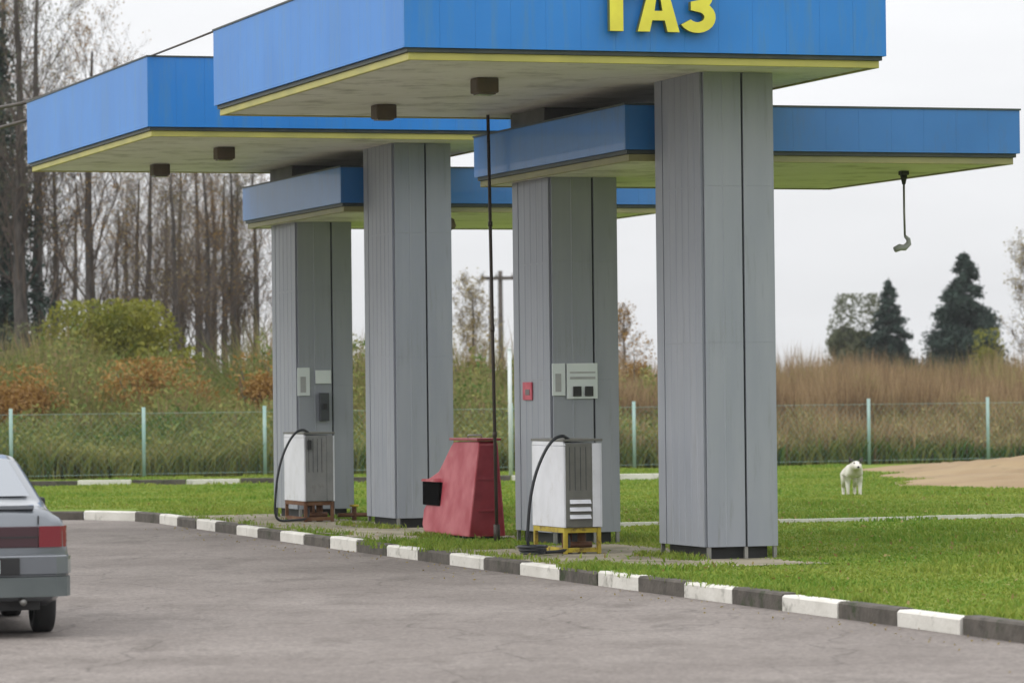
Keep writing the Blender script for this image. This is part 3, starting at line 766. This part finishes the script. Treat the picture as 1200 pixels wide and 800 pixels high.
# ------------------------------------------------------------------ trees
def px2xy(px, Y): return (px - 600) / 4500 * Y
def bush(name, label, px, Y, w, h, m, n, size=.07, cat='bush', group=None, z0=.0, lobes=9):
    r = empty(name, (px2xy(px, Y), Y, 0)); tag(r, label, cat, group)
    pts = []
    for k in range(lobes):
        a = random.uniform(0, 6.28); q = random.random() ** .6
        cx, cy = math.cos(a) * w * .36 * q, math.sin(a) * w * .36 * q; cz = h * random.uniform(.35, .80) * (1 - .25 * q)
        rr = random.uniform(.15, .30) * w
        m_ = n // lobes
        dd = rng.normal(size=(m_, 3)); dd /= np.linalg.norm(dd, axis=1)[:, None]; rad = rng.random(m_) ** .45
        sub = np.array([cx, cy, cz]) + dd * rad[:, None] * np.array([rr, rr, min(rr * 1.1, h * .35)])
        pts.append(sub)
    # loose sprays that break the outline
    m_ = n // 8; a = rng.uniform(0, 6.28, m_); e = rng.random(m_)
    pts.append(np.stack([np.cos(a) * w * .52 * np.sqrt(1 - (e - .35) ** 2 * 1.6).clip(.1) * rng.uniform(.6, 1.1, m_), np.sin(a) * w * .5 * rng.uniform(.4, 1.1, m_), h * (e * .98 + .02)], 1))
    P = np.concatenate(pts); P[:, 2] = np.clip(P[:, 2], .05, None)
    Vt, F = leaves(P, rng.uniform(size * .6, size * 1.3, len(P)))
    np_mesh('foliage', Vt, F, m, r)
    b = MB()
    for k in range(7):
        a = random.uniform(0, 6.28); e = (math.cos(a) * w * .3, math.sin(a) * w * .3, h * random.uniform(.6, .9))
        b.tube([(0, 0, 0), (e[0] * .4, e[1] * .4, e[2] * .5), e], [.05, .03, .01], M['bark'], 5)
    b.build('stems', r); return r
bush('round_bush', 'large olive green bush left, in front of the bare trunks', 128, 112, 4.6, 4.7, M['bush_green'], 80000, .08, lobes=20)
bush('round_bush', 'yellow green bush low beside the large olive bush', 192, 110, 2.8, 3.3, M['bush_green'], 14000, .09)
bush('rusty_bush', 'rusty orange bush at the far left above the car', 14, 97, 2.8, 2.75, M['bush_orange'], 14000, .06)
bush('rusty_bush', 'rusty brown bush under the large olive bush', 175, 98.5, 3.4, 2.9, M['bush_orange'], 9000, .06)
bush('rusty_bush', 'orange bush seen just left of the leftmost pillar', 304, 100, 1.9, 3.0, M['bush_orange'], 5000, .06)
bush('low_bush', 'dull green bush between the bare trunks and the leftmost pillar', 255, 112, 3.2, 3.1, M['leaf_dull'], 9000, .07)
bush('low_bush', 'dull brownish bush at the far left behind the rusty bush', 40, 116, 3.6, 4.2, M['leaf_dull'], 9000, .07)
bush('rusty_bush', 'brownish bush between the pillar with notices and the front pillar', 742, 112, 1.6, 3.6, M['bush_orange'], 4500, .05)
bush('low_bush', 'yellowish bush between the second tall pillar and the pipe', 553, 112, 2.2, 3.9, M['leaf_yellow'], 5500, .05)

def bare_tree_mesh(seed, H, spread=.5, upright=.8, leafy=0):
    rd = random.Random(seed); trunk = MB(); tw = MB(); tips = []
    # trunk
    P = [Vector((0, 0, 0))]; 
    for i in range(1, 11):
        P.append(Vector((rd.gauss(0, .05) + P[-1].x, rd.gauss(0, .05) + P[-1].y, H * .92 * i / 10)))
    Rr = [H * .0165 * (1 - i / 11.5) + .012 for i in range(11)]; Rr[0] *= 1.35
    trunk.tube(P, Rr, M['bark'], 7)
    def branch(p, d, L, r, lvl):
        n = 4 if lvl == 1 else 3
        q = [p]; dd = d.copy()
        for i in range(n):
            dd = (dd + Vector((rd.gauss(0, .10), rd.gauss(0, .10), upright * .16))).normalized()
            q.append(q[-1] + dd * (L / n))
        rs = [r * (1 - .75 * i / n) for i in range(n + 1)]
        (trunk if False else tw).tube(q, rs, M['twig'], 4 if lvl < 3 else 3, cap=False)
        tips.extend(q[2:])
        if lvl >= 4: return
        cnt = {1: 6, 2: 6, 3: 3}[lvl]
        for k in range(cnt):
            t = rd.uniform(.2, 1.0); i = min(int(t * n), n - 1); f = t * n - i
            pp = q[i].lerp(q[i + 1], f); base = (q[i + 1] - q[i]).normalized()
            side = Vector((rd.gauss(0, 1), rd.gauss(0, 1), rd.gauss(.1, .5))).normalized()
            nd = (base * .75 + side * .7).normalized()
            branch(pp, nd, L * rd.uniform(.35, .6), max(r * .5, .0055), lvl + 1)
    nb = 18
    for k in range(nb):
        t = .22 + .78 * (k + rd.random()) / nb; z = t * H * .9; i = min(int(t * 10 * .98), 9)
        p = P[i].lerp(P[i + 1], t * 9.8 - i if t * 9.8 - i < 1 else .99)
        a = k * 2.4 + rd.uniform(-.5, .5)
        d = Vector((math.cos(a) * spread, math.sin(a) * spread, upright)).normalized()
        L = H * (.34 * (1 - t * .62)) * rd.uniform(.7, 1.1)
        branch(p, d, L, max(H * .0035 * (1.2 - t), .012), 1)
    return trunk, tw, tips
protos = []
def bare_proto(seed, H, spread, upright, leafy, lm=None):
    tr, tw, tips = bare_tree_mesh(seed, H, spread, upright)
    r = empty('bare_tree', (0, 0, 0)); tr.build('trunk', r, fix=False); c = tw.build('crown', r, fix=False)
    if leafy:
        idx = rng.integers(0, len(tips), leafy); Pp = np.array([tips[i][:] for i in idx]) + rng.normal(size=(leafy, 3)) * .12
        Vt, F = leaves(Pp, rng.uniform(.03, .07, leafy)); np_mesh('foliage', Vt, F, lm or M['leaf_dull'], c)
    return r
pr = [bare_proto(3, 17, .45, .95, 3200, M['bush_orange']), bare_proto(11, 17, .62, .8, 1500, M['leaf_yellow']), bare_proto(23, 17, .35, 1.1, 1600, M['leaf_dull'])]
# px of trunk, distance, height factor, proto, label
T = [(22, 128, 1.05, 2, 'grey leafy tall tree at the left frame edge beside the dark spruce'),
     (46, 134, 1.02, 1, 'bare grey tree second from the left frame edge'),
     (8, 142, 1.12, 0, 'tall bare tree hidden behind the leftmost spruce'),
     (66, 142, .72, 2, 'slender leafy bare tree behind the large olive bush'),
     (90, 150, .66, 1, 'thin bare tree with trunk left of the olive bush top'),
     (110, 128, .86, 0, 'tall tree whose sparse crown tops the farther tall canopy'),
     (150, 150, .60, 2, 'small bare tree behind the right half of the olive bush'),
     (176, 125, .64, 1, 'dark straight bare trunk right of the olive bush'),
     (196, 145, .62, 0, 'thin bare tree just right of the dark straight trunk'),
     (213, 128, .60, 2, 'bare trunk leaning beside the pair of dark trunks'),
     (232, 124, .62, 1, 'darkest thick bare trunk in the clump left of the pillar'),
     (250, 136, .62, 0, 'bare tree in the middle of the dense clump near the pillar'),
     (264, 130, .60, 1, 'bare tree right in the dense clump near the pillar'),
     (280, 140, .64, 2, 'bare tree second nearest to the leftmost pillar'),
     (298, 134, .62, 0, 'yellowish bare tree nearest to the leftmost pillar')]
T += [(138, 140, .56, 1, 'slim bare tree rising behind the middle of the olive bush'),
      (164, 132, .60, 0, 'slim brown leaved tree just left of the dark straight trunk'),
      (204, 120, .58, 1, 'short bare tree at the left end of the dense clump'),
      (241, 122, .60, 0, 'brown leaved tree between the two thickest trunks of the clump'),
      (272, 126, .60, 2, 'dull leaved tree deep in the clump beside the pillar')]
used = set()
for i, (px, Y, s, k, lab) in enumerate(T):
    o = pr[k] if k not in used else copy_tree(pr[k])
    used.add(k); o.location = (px2xy(px, Y), Y, 0); o.rotation_euler = (0, 0, i * 1.7); o.scale = (s, s, s)
    tag(o, lab, 'tree', 'bare trees behind the weeds on the left')

# extra small distant trees
def small_tree(label, px, Y, H, lm, n, seed):
    r = bare_proto(seed, H, .6, .8, n, lm); r.name = 'young_tree'; r.location = (px2xy(px, Y), Y, 0); tag(r, label, 'tree')
small_tree('young yellow tree seen between the second tall pillar and the dark pipe', 556, 150, 6.2, M['leaf_yellow'], 2500, 41)
small_tree('small sparse tree right of the pillar with notices', 731, 150, 5.2, M['bush_orange'], 1500, 42)
small_tree('thin yellow leaved tree at the right frame edge', 1207, 150, 7.6, M['leaf_yellow'], 1800, 43)

def conifer(name, label, px, Y, H, w, m, n, yellow=0):
    r = empty(name, (px2xy(px, Y), Y, 0)); tag(r, label, 'tree')
    b = MB(); b.tube([(0, 0, 0), (0, 0, H * .5), (0, 0, H * .98)], [H * .016, H * .01, .02], M['bark'], 7)
    tiers = int(H * 3.1); Pp = []; S = []
    br = b
    for t in range(tiers):
        f = t / tiers; z = H * (.04 + .95 * f); rad = w / 2 * (1 - f) ** .82 * random.uniform(.78, 1.12) + .03
        nb = max(5, int(12 * (1 - f) + 4))
        for k in range(nb):
            a = random.uniform(0, 6.28); L = rad * random.uniform(.65, 1.18)
            tip = Vector((math.cos(a) * L, math.sin(a) * L, z - L * random.uniform(.12, .40)))
            br.tube([(0, 0, z), (tip.x * .5, tip.y * .5, z - L * .04), tip], [.03, .02, .008], M['bark'], 3, cap=False)
            m_ = max(4, int(n / (tiers * nb) * (L / (w * .3))))
            q = rng.random(m_) ** .7
            base = np.array([0, 0, z]); P_ = base + (np.array(tip[:]) - base) * q[:, None]
            P_ += rng.normal(size=(m_, 3)) * np.array([.10, .10, .07]) * (.4 + q[:, None]) * (w / 4) * (.35 + (1 - f)); P_[:, 2] -= rng.random(m_) * .22 * q
            Pp.append(P_)
    br.build('trunk', r, fix=False)
    P_ = np.concatenate(Pp); Vt, F = leaves(P_, rng.uniform(.06, .13, len(P_)), .3)
    np_mesh('crown', Vt, F, m, r); return r
conifer('spruce_tree', 'tall dark spruce, largest conifer on the right', 1131, 205, 9.5, 7.6, M['needle'], 110000)
conifer('spruce_tree', 'smaller dark spruce left of the large one', 1042, 215, 8.4, 5.0, M['needle'], 60000)
conifer('spruce_tree', 'dark spruce at the far left frame edge behind the car', -8, 132, 17, 5.6, M['needle'], 40000)
bush('leafy_tree', 'grey green leafy tree just left of the smaller spruce', 1006, 218, 3.6, 7.4, M['leaf_dull'], 34000, .11, cat='tree')
bush('yellow_bush', 'yellow green bush against the right side of the large spruce', 1158, 196, 1.9, 5.0, M['bush_green'], 8000, .10)
bush('leafy_tree', 'second grey leafy tree at the right frame edge', 1196, 210, 2.0, 3.6, M['leaf_dull'], 4000, .09, cat='tree')

# utility pole
r = empty('utility_pole', (px2xy(587, 190), 190, 0)); tag(r, 'distant wooden utility pole with crossarms behind the dark pipe', 'pole')
b = MB(); b.tube([(0, 0, 0), (0, 0, 8.0)], [.16, .11], M['wood'], 8); b.tube([(-.55, 0, 0), (-.45, 0, 7.6)], [.14, .10], M['wood'], 8); b.build('mast', r)
b = MB(); b.box(-.95, .75, -.2, -.06, 7.55, 7.72, M['wood']); b.build('crossarm', r)
for x in (-.85, -.2, .6):
    b = MB(); b.tube([(x, -.13, 7.72), (x, -.13, 7.9)], [.05, .03], M['panel_light'], 6); b.build('insulator', r)

# overhead cables running from the roof of the tall canopies to the left
def cable(name, label, a, b_, sag, rad):
    a, b_ = Vector(a), Vector(b_); P = []
    for i in range(25):
        t = i / 24; p = a.lerp(b_, t); p.z -= sag * 4 * t * (1 - t); P.append(p - a)
    m = MB(); m.tube(P, rad, M['pole_dark'], 5); o = m.build(name); o.location = a; tag(o, label, 'cable', 'overhead cables')
pa = c1.matrix_basis @ Vector((-3.60, 7.0, ZT + HT + .02)); 
pc = c2.matrix_basis @ Vector((-3.60, -.90, ZT + HT + .02)); pd = c2.matrix_basis @ Vector((-3.60, 7.0, ZT + HT + .02))
far = Vector((-19.5, 92, 5.2))
cable('cable', 'thin cable from the near canopy roof running left above the far canopy', pa, Vector((-13.5, 78, 6.95)), .15, .014)
cable('cable', 'dark cable leaving the far canopy roof corner, upper of the two at left', pd, Vector((-16, 82, 8.1)), .25, .03)
cable('cable', 'dark cable leaving the far canopy roof corner, lower of the two at left', pd + Vector((.05, 0, -.25)), Vector((-16, 82, 7.4)), .3, .03)

# ------------------------------------------------------------------ car
def car():
    r = empty('parked_car', (-4.44, 31.15, ROAD_Z), R(13.5)); tag(r, 'silver sedan seen from behind, cut off by the left frame edge', 'car')
    # stations: y, z_bottom, half width low, half width mid, belt z, belt half width, top z, top half width
    ST = [(0.00, .38, .70, .78, .93, .765, .985, .66), (0.06, .30, .78, .825, .96, .785, 1.045, .69), (0.40, .24, .80, .84, .97, .795, 1.06, .70),
          (0.60, .22, .80, .84, .97, .795, 1.10, .69), (1.22, .20, .81, .84, .96, .80, 1.43, .55), (1.60, .19, .81, .84, .955, .80, 1.47, .56), (2.30, .19, .81, .84, .94, .80, 1.46, .55),
          (2.60, .19, .81, .84, .93, .80, 1.40, .56), (3.25, .19, .80, .84, .90, .79, .98, .70), (3.7, .22, .79, .83, .84, .77, .92, .66), (4.1, .26, .76, .80, .74, .73, .82, .60), (4.22, .34, .68, .74, .64, .68, .68, .56)]
    ys = [s[0] for s in ST]
    def at(y): return [float(np.interp(y, ys, [s[k] for s in ST])) for k in range(1, 8)]
    def prof(y):
        zb, wl, wm, zbelt, wb, zt, wt = at(y)
        return [(0, zb), (wl * .86, zb), (wl * .97, zb + .05), (wl, zb + .12), (wm, zb + (zbelt - zb) * .45), (wm, zb + (zbelt - zb) * .62), (wb + .012, zbelt - .06), (wb, zbelt - .015), (wb - .03, zbelt + .012),
                (wt + .02, zt - .05), (wt - .02, zt - .018), (wt - .09, zt), (wt * .5, zt + .012), (0, zt + .016)]
    yy = sorted(set([round(v, 3) for v in np.linspace(0, 4.22, 60)] + ys)); rings = []
    vs = []; n = 14
    for y in yy:
        p = prof(y); ring = [(x, z) for x, z in p] + [(-x, z) for x, z in reversed(p[1:-1])]
        vs += [(x, y, z) for x, z in ring]
    k = len(ring); fs = []
    for i in range(len(yy) - 1):
        for j in range(k): j2 = (j + 1) % k; fs.append((i * k + j, i * k + j2, (i + 1) * k + j2, (i + 1) * k + j))
    fs.append(tuple(range(k))); fs.append(tuple(range((len(yy) - 1) * k + k - 1, (len(yy) - 1) * k - 1, -1)))
    b = MB(); b.add(vs, fs, M['car'], True); body = b.build('body', r)
    # wheel arches cut
    for y in (.82, 3.30):
        bm = bmesh.new(); bmesh.ops.create_cone(bm, segments=28, radius1=.345, radius2=.345, depth=2.2, cap_ends=True)
        bmesh.ops.rotate(bm, matrix=Matrix.Rotation(R(90), 3, 'Y'), verts=bm.verts); bmesh.ops.translate(bm, vec=(0, y, .28), verts=bm.verts)
        me = bpy.data.meshes.new('cut'); bm.to_mesh(me); bm.free(); c = bpy.data.objects.new('cut', me); COL.objects.link(c)
        md = body.modifiers.new('arch', 'BOOLEAN'); md.object = c; md.operation = 'DIFFERENCE'; md.solver = 'EXACT'
        c.parent = r
        bpy.context.view_layer.update(); dg = bpy.context.evaluated_depsgraph_get()
        nm = bpy.data.meshes.new_from_object(body.evaluated_get(dg)); body.modifiers.clear(); body.data = nm
        bpy.data.objects.remove(c)
    for mm in body.data.materials: pass
    # glazing sheets just proud of the shell
    def surf(y, k0, k1, t):
        p = prof(y); a, c = p[k0], p[k1]; return (a[0] + (c[0] - a[0]) * t, a[1] + (c[1] - a[1]) * t)
    for s in (1, -1):
        for (ya, yb, inset) in ((.98, 1.62, .0), (1.66, 2.72, .0)):
            b = MB(); g = []; m_ = 8
            for i in range(m_ + 1):
                y = ya + (yb - ya) * i / m_
                tm = .88
                for t in (.12, tm): x, z = surf(y, 8, 9, t); g.append((s * (x + .006), y, z + .004))
            b.add(g, [(2 * i, 2 * i + 1, 2 * i + 3, 2 * i + 2) for i in range(m_)], M['glass'], True); b.build('side_window', r)
    b = MB(); g = []
    for i in range(9):
        y = .63 + (1.19 - .63) * i / 8; zt, wt = at(y)[5], at(y)[6]
        for q in (-1, -.5, 0, .5, 1): g.append((q * (wt - .10), y - .006, zt + .022 + (.004 if q == 0 else 0)))
    b.add(g, [(5 * i + j, 5 * i + j + 1, 5 * i + j + 6, 5 * i + j + 5) for i in range(8) for j in range(4)], M['glass'], True); b.build('rear_window', r)
    b = MB(); g = []
    for i in range(9):
        y = 2.64 + (3.2 - 2.64) * i / 8; zt, wt = at(y)[5], at(y)[6]
        for q in (-1, -.5, 0, .5, 1): g.append((q * (wt - .10), y + .006, zt + .022))
    b.add(g, [(5 * i + j, 5 * i + j + 1, 5 * i + j + 6, 5 * i + j + 5) for i in range(8) for j in range(4)], M['glass'], True); b.build('windscreen', r)
    # rear end
    for s in (1, -1):
        b = MB()
        b.prism([(s * .585, -.024), (s * .76, -.018), (s * .812, .04), (s * .832, .15), (s * .79, .15), (s * .585, .02)], .735, .905, M['tail_red'], 'z'); b.build('tail_light', r)
    b = MB(); b.box(-.58, .58, -.018, .015, .735, .905, M['tail_dark'], .006); lb = b.build('light_band', r)
    b = MB(); b.box(-.58, .58, -.024, -.0185, .812, .824, M['black']); b.build('trim_strip', lb)
    for s in (1, -1):
        b = MB(); b.box(s * .583 - .004, s * .583 + .004, -.012, .02, .92, .99, M['black']); b.build('panel_gap', body)
    b = MB(); 
    b.prism([(-.72, -.075), (.72, -.075), (.82, -.01), (.856, .10), (.856, .42), (.80, .42), (.79, .1), (-.79, .1), (-.80, .42), (-.856, .42), (-.856, .10), (-.82, -.01)], .50, .68, M['car'], 'z')
    bp = b.build('bumper', r)
    bm = bmesh.new(); bm.from_mesh(bp.data); bmesh.ops.bevel(bm, geom=[e for e in bm.edges if abs(e.verts[0].co.z - e.verts[1].co.z) < .01], offset=.02, segments=3, affect='EDGES'); bm.to_mesh(bp.data); bm.free()
    b = MB(); b.prism([(-.72, -.085), (.72, -.085), (.81, -.02), (.85, .10), (.85, .42), (.80, .42), (.79, .1), (-.79, .1), (-.80, .42), (-.85, .42), (-.85, .10), (-.81, -.02)], .335, .495, M['car_dark'], 'z'); b.build('bumper_skirt', r)
    b = MB(); b.box(-.42, .42, -.094, -.074, .515, .655, M['black'], .006); pf = b.build('plate_holder', r)
    b = MB(); b.box(-.26, .26, -.104, -.096, .525, .64, M['plate_white'], .004); b.build('number_plate', pf)
    b = MB(); b.tube([(.45, .02, .30), (.45, -.07, .29)], .028, M['steel'], 10); b.build('exhaust', r)
    b = MB(); b.box(-.6, .6, .1, .6, .22, .34, M['black']); b.build('underbody', r)
    b = MB(); b.prism([(0, 0), (.06, .0), (.06, .035), (0, .03)], -.55, .55, M['car'], 'x'); sp = b.build('boot_lip', r); sp.location = (0, .015, 1.045)
    for s in (1, -1):
        m = MB(); m.box(.78 if s > 0 else -.93, .93 if s > 0 else -.78, 2.50, 2.62, .96, 1.08, M['black'], .03); m.build('wing_mirror', r)
        for y in (.82, 3.30):
            w = MB(); xc = s * .70
            rr, tw = .285, .09
            prof_t = [(-tw, .20), (-tw, .25), (-tw * .85, .28), (-tw * .4, rr), (tw * .4, rr), (tw * .85, .28), (tw, .25), (tw, .20)]
            seg = 32; vs2 = []
            for q in range(seg):
                a = 2 * math.pi * q / seg
                for (o_, rad) in prof_t: vs2.append((xc + o_, y + math.cos(a) * rad, .285 + math.sin(a) * rad))
            fs2 = []
            for q in range(seg):
                q2 = (q + 1) % seg
                for j in range(8): j2 = (j + 1) % 8; fs2.append((q * 8 + j, q * 8 + j2, q2 * 8 + j2, q2 * 8 + j))
            w.add(vs2, fs2, M['black'], True); wh = w.build('wheel', r)
            h = MB(); h.tube([(xc - .05, y, .285), (xc + s * .075, y, .285)], .198, M['steel'], 24)
            for q in range(5):
                a = q * 1.2566; h.box(xc + s * .076, xc + s * .088, y + math.cos(a) * .11 - .03, y + math.cos(a) * .11 + .03, .285 + math.sin(a) * .11 - .03, .285 + math.sin(a) * .11 + .03, M['panel_light'])
            h.build('rim', wh)
    return r
car()

# ------------------------------------------------------------------ dog
def dog():
    r = empty('dog', (5.87, 66.6, 0), R(-84)); r.scale = (1.0, 1.12, .98); tag(r, 'white dog with dark ears standing on the grass by the soil bank', 'dog')
    # skeleton, local: x forward, z up
    J = {'pelvis': (-.26, 0, .47, .105), 'belly': (-.06, 0, .45, .110), 'chest': (.16, 0, .43, .165), 'neck': (.28, 0, .49, .120), 'head': (.38, 0, .565, .098), 'muzzle': (.49, 0, .53, .060), 'nose': (.56, 0, .515, .042),
         'tail1': (-.37, 0, .50, .04), 'tail2': (-.46, .03, .40, .032), 'tail3': (-.52, .05, .30, .022)}
    E = [('pelvis', 'belly'), ('belly', 'chest'), ('chest', 'neck'), ('neck', 'head'), ('head', 'muzzle'), ('muzzle', 'nose'), ('pelvis', 'tail1'), ('tail1', 'tail2'), ('tail2', 'tail3')]
    for s, n in ((1, 'l'), (-1, 'r')):
        J['sh' + n] = (.17, s * .09, .36, .062); J['el' + n] = (.13, s * .095, .25, .042); J['wr' + n] = (.155, s * .095, .12, .028); J['fp' + n] = (.165, s * .095, .028, .026); J['ft' + n] = (.205, s * .095, .024, .026)
        E += [('chest', 'sh' + n), ('sh' + n, 'el' + n), ('el' + n, 'wr' + n), ('wr' + n, 'fp' + n), ('fp' + n, 'ft' + n)]
        J['hp' + n] = (-.25, s * .085, .38, .078); J['kn' + n] = (-.19, s * .095, .27, .05); J['hk' + n] = (-.32, s * .09, .16, .028); J['hf' + n] = (-.29, s * .09, .028, .026); J['ht' + n] = (-.25, s * .09, .024, .026)
        E += [('pelvis', 'hp' + n), ('hp' + n, 'kn' + n), ('kn' + n, 'hk' + n), ('hk' + n, 'hf' + n), ('hf' + n, 'ht' + n)]
    ks = list(J); me = bpy.data.meshes.new('body'); me.from_pydata([J[k][:3] for k in ks], [(ks.index(a), ks.index(b)) for a, b in E], [])
    o = link(bpy.data.objects.new('body', me), r)
    sk = o.modifiers.new('skin', 'SKIN'); 
    for i, k in enumerate(ks):
        sv = me.skin_vertices[0].data[i]; sv.radius = (J[k][3],) * 2; sv.use_root = (k == 'pelvis')
    sb = o.modifiers.new('sub', 'SUBSURF'); sb.levels = 2; sb.render_levels = 2
    bpy.context.view_layer.update(); dg = bpy.context.evaluated_depsgraph_get()
    nm = bpy.data.meshes.new_from_object(o.evaluated_get(dg)); o.modifiers.clear(); o.data = nm; nm.materials.clear(); nm.materials.append(M['dog_fur'])
    for p in nm.polygons: p.use_smooth = True
    for s, m in ((1, 'dog_dark'), (-1, 'dog_dark')):
        b = MB(); b.add([(.34, s * .03, .65), (.33, s * .11, .60), (.40, s * .085, .62), (.365, s * .115, .705)], [(0, 1, 3), (1, 2, 3), (2, 0, 3), (0, 2, 1)], M[m]); b.build('ear', r)
        b = MB(); b.tube([(.455, s * .045, .60), (.470, s * .048, .60)], .013, M['black'], 8); b.build('eye', r)
    b = MB(); b.tube([(.575, 0, .528), (.602, 0, .525)], [.02, .012], M['black'], 8); b.build('nose', r)
dog()

# thin autumn haze: even air round the whole scene
hz = MB(); hz.box(-330, 330, -40, 330, -1.3, 24, M['soil'])
ho = hz.build('haze'); tag(ho, kind='stuff'); hm = bpy.data.materials.new('haze'); hm.use_nodes = True
hn = hm.node_tree; hn.nodes.remove(hn.nodes['Principled BSDF']); pv = hn.nodes.new('ShaderNodeVolumePrincipled')
pv.inputs['Density'].default_value = 0.00018; pv.inputs['Color'].default_value = (.93, .95, .97, 1); pv.inputs['Anisotropy'].default_value = .2
hn.links.new(pv.outputs[0], hn.nodes['Material Output'].inputs['Volume']); ho.data.materials.clear(); ho.data.materials.append(hm)

# ------------------------------------------------------------------ camera
cam = bpy.data.cameras.new('camera'); co = link(bpy.data.objects.new('camera', cam)); scene.camera = co
cam.sensor_width = 36; cam.lens = 135; cam.clip_end = 9000; cam.clip_start = .5
co.matrix_world = Matrix.Translation((0, 0, 1.8)) @ Matrix.Rotation(R(90) + math.atan(64 / 4500), 4, 'X') @ Matrix.Rotation(-0.011, 4, 'Z')
cam.dof.use_dof = True; cam.dof.focus_distance = 44; cam.dof.aperture_fstop = 3.2

# ------------------------------------------------------------------ light: overcast
SUN_EL, SUN_AZ = R(38), R(-115)     # azimuth from +Y, negative = left, behind the camera's left shoulder
w = bpy.data.worlds.new('World'); scene.world = w; w.use_nodes = True
nt = w.node_tree; N = nt.nodes; L = nt.links; bg = N['Background']
sky = N.new('ShaderNodeTexSky'); sky.sky_type = 'NISHITA'; sky.sun_disc = False; sky.sun_elevation = SUN_EL; sky.sun_rotation = SUN_AZ
sky.dust_density = 4; sky.air_density = 1
L.new(sky.outputs[0], bg.inputs['Color']); bg.inputs['Strength'].default_value = 0.05
# cloud layer: a CIE overcast sky, three times brighter overhead than at the horizon
tc = N.new('ShaderNodeTexCoord'); sx = N.new('ShaderNodeSeparateXYZ'); L.new(tc.outputs['Generated'], sx.inputs[0])
mx = N.new('ShaderNodeMath'); mx.operation = 'MAXIMUM'; L.new(sx.outputs['Z'], mx.inputs[0]); mx.inputs[1].default_value = 0
md = N.new('ShaderNodeMath'); md.operation = 'MULTIPLY_ADD'; L.new(mx.outputs[0], md.inputs[0]); md.inputs[1].default_value = 2.0; md.inputs[2].default_value = 1.0
ns = N.new('ShaderNodeTexNoise'); ns.inputs['Scale'].default_value = 3.5; ns.inputs['Detail'].default_value = 5
mp = N.new('ShaderNodeMapping'); mp.inputs['Scale'].default_value = (1, 1, 5); L.new(tc.outputs['Generated'], mp.inputs['Vector']); L.new(mp.outputs[0], ns.inputs['Vector'])
mr = N.new('ShaderNodeMapRange'); L.new(ns.outputs['Fac'], mr.inputs['Value']); mr.inputs['From Min'].default_value = .3; mr.inputs['From Max'].default_value = .7
mr.inputs['To Min'].default_value = .86; mr.inputs['To Max'].default_value = 1.04
mm = N.new('ShaderNodeMath'); mm.operation = 'MULTIPLY'; L.new(md.outputs[0], mm.inputs[0]); L.new(mr.outputs[0], mm.inputs[1])
b2 = N.new('ShaderNodeBackground'); b2.inputs['Color'].default_value = (.89, .90, .92, 1); L.new(mm.outputs[0], b2.inputs['Strength'])
ms = N.new('ShaderNodeMixShader'); ms.inputs[0].default_value = .93; L.new(bg.outputs[0], ms.inputs[1]); L.new(b2.outputs[0], ms.inputs[2])
L.new(ms.outputs[0], N['World Output'].inputs['Surface'])
sun = bpy.data.lights.new('sun', 'SUN'); sun.energy = 0.9; sun.angle = R(22); sun.color = (1, .97, .92)
so = link(bpy.data.objects.new('sun', sun))
dirv = Vector((math.sin(SUN_AZ) * math.cos(SUN_EL), math.cos(SUN_AZ) * math.cos(SUN_EL), math.sin(SUN_EL)))
so.rotation_euler = dirv.to_track_quat('Z', 'Y').to_euler(); so.location = dirv * 60
scene.view_settings.view_transform = 'Standard'; scene.view_settings.look = 'None'; scene.view_settings.exposure = 0; scene.view_settings.gamma = 1
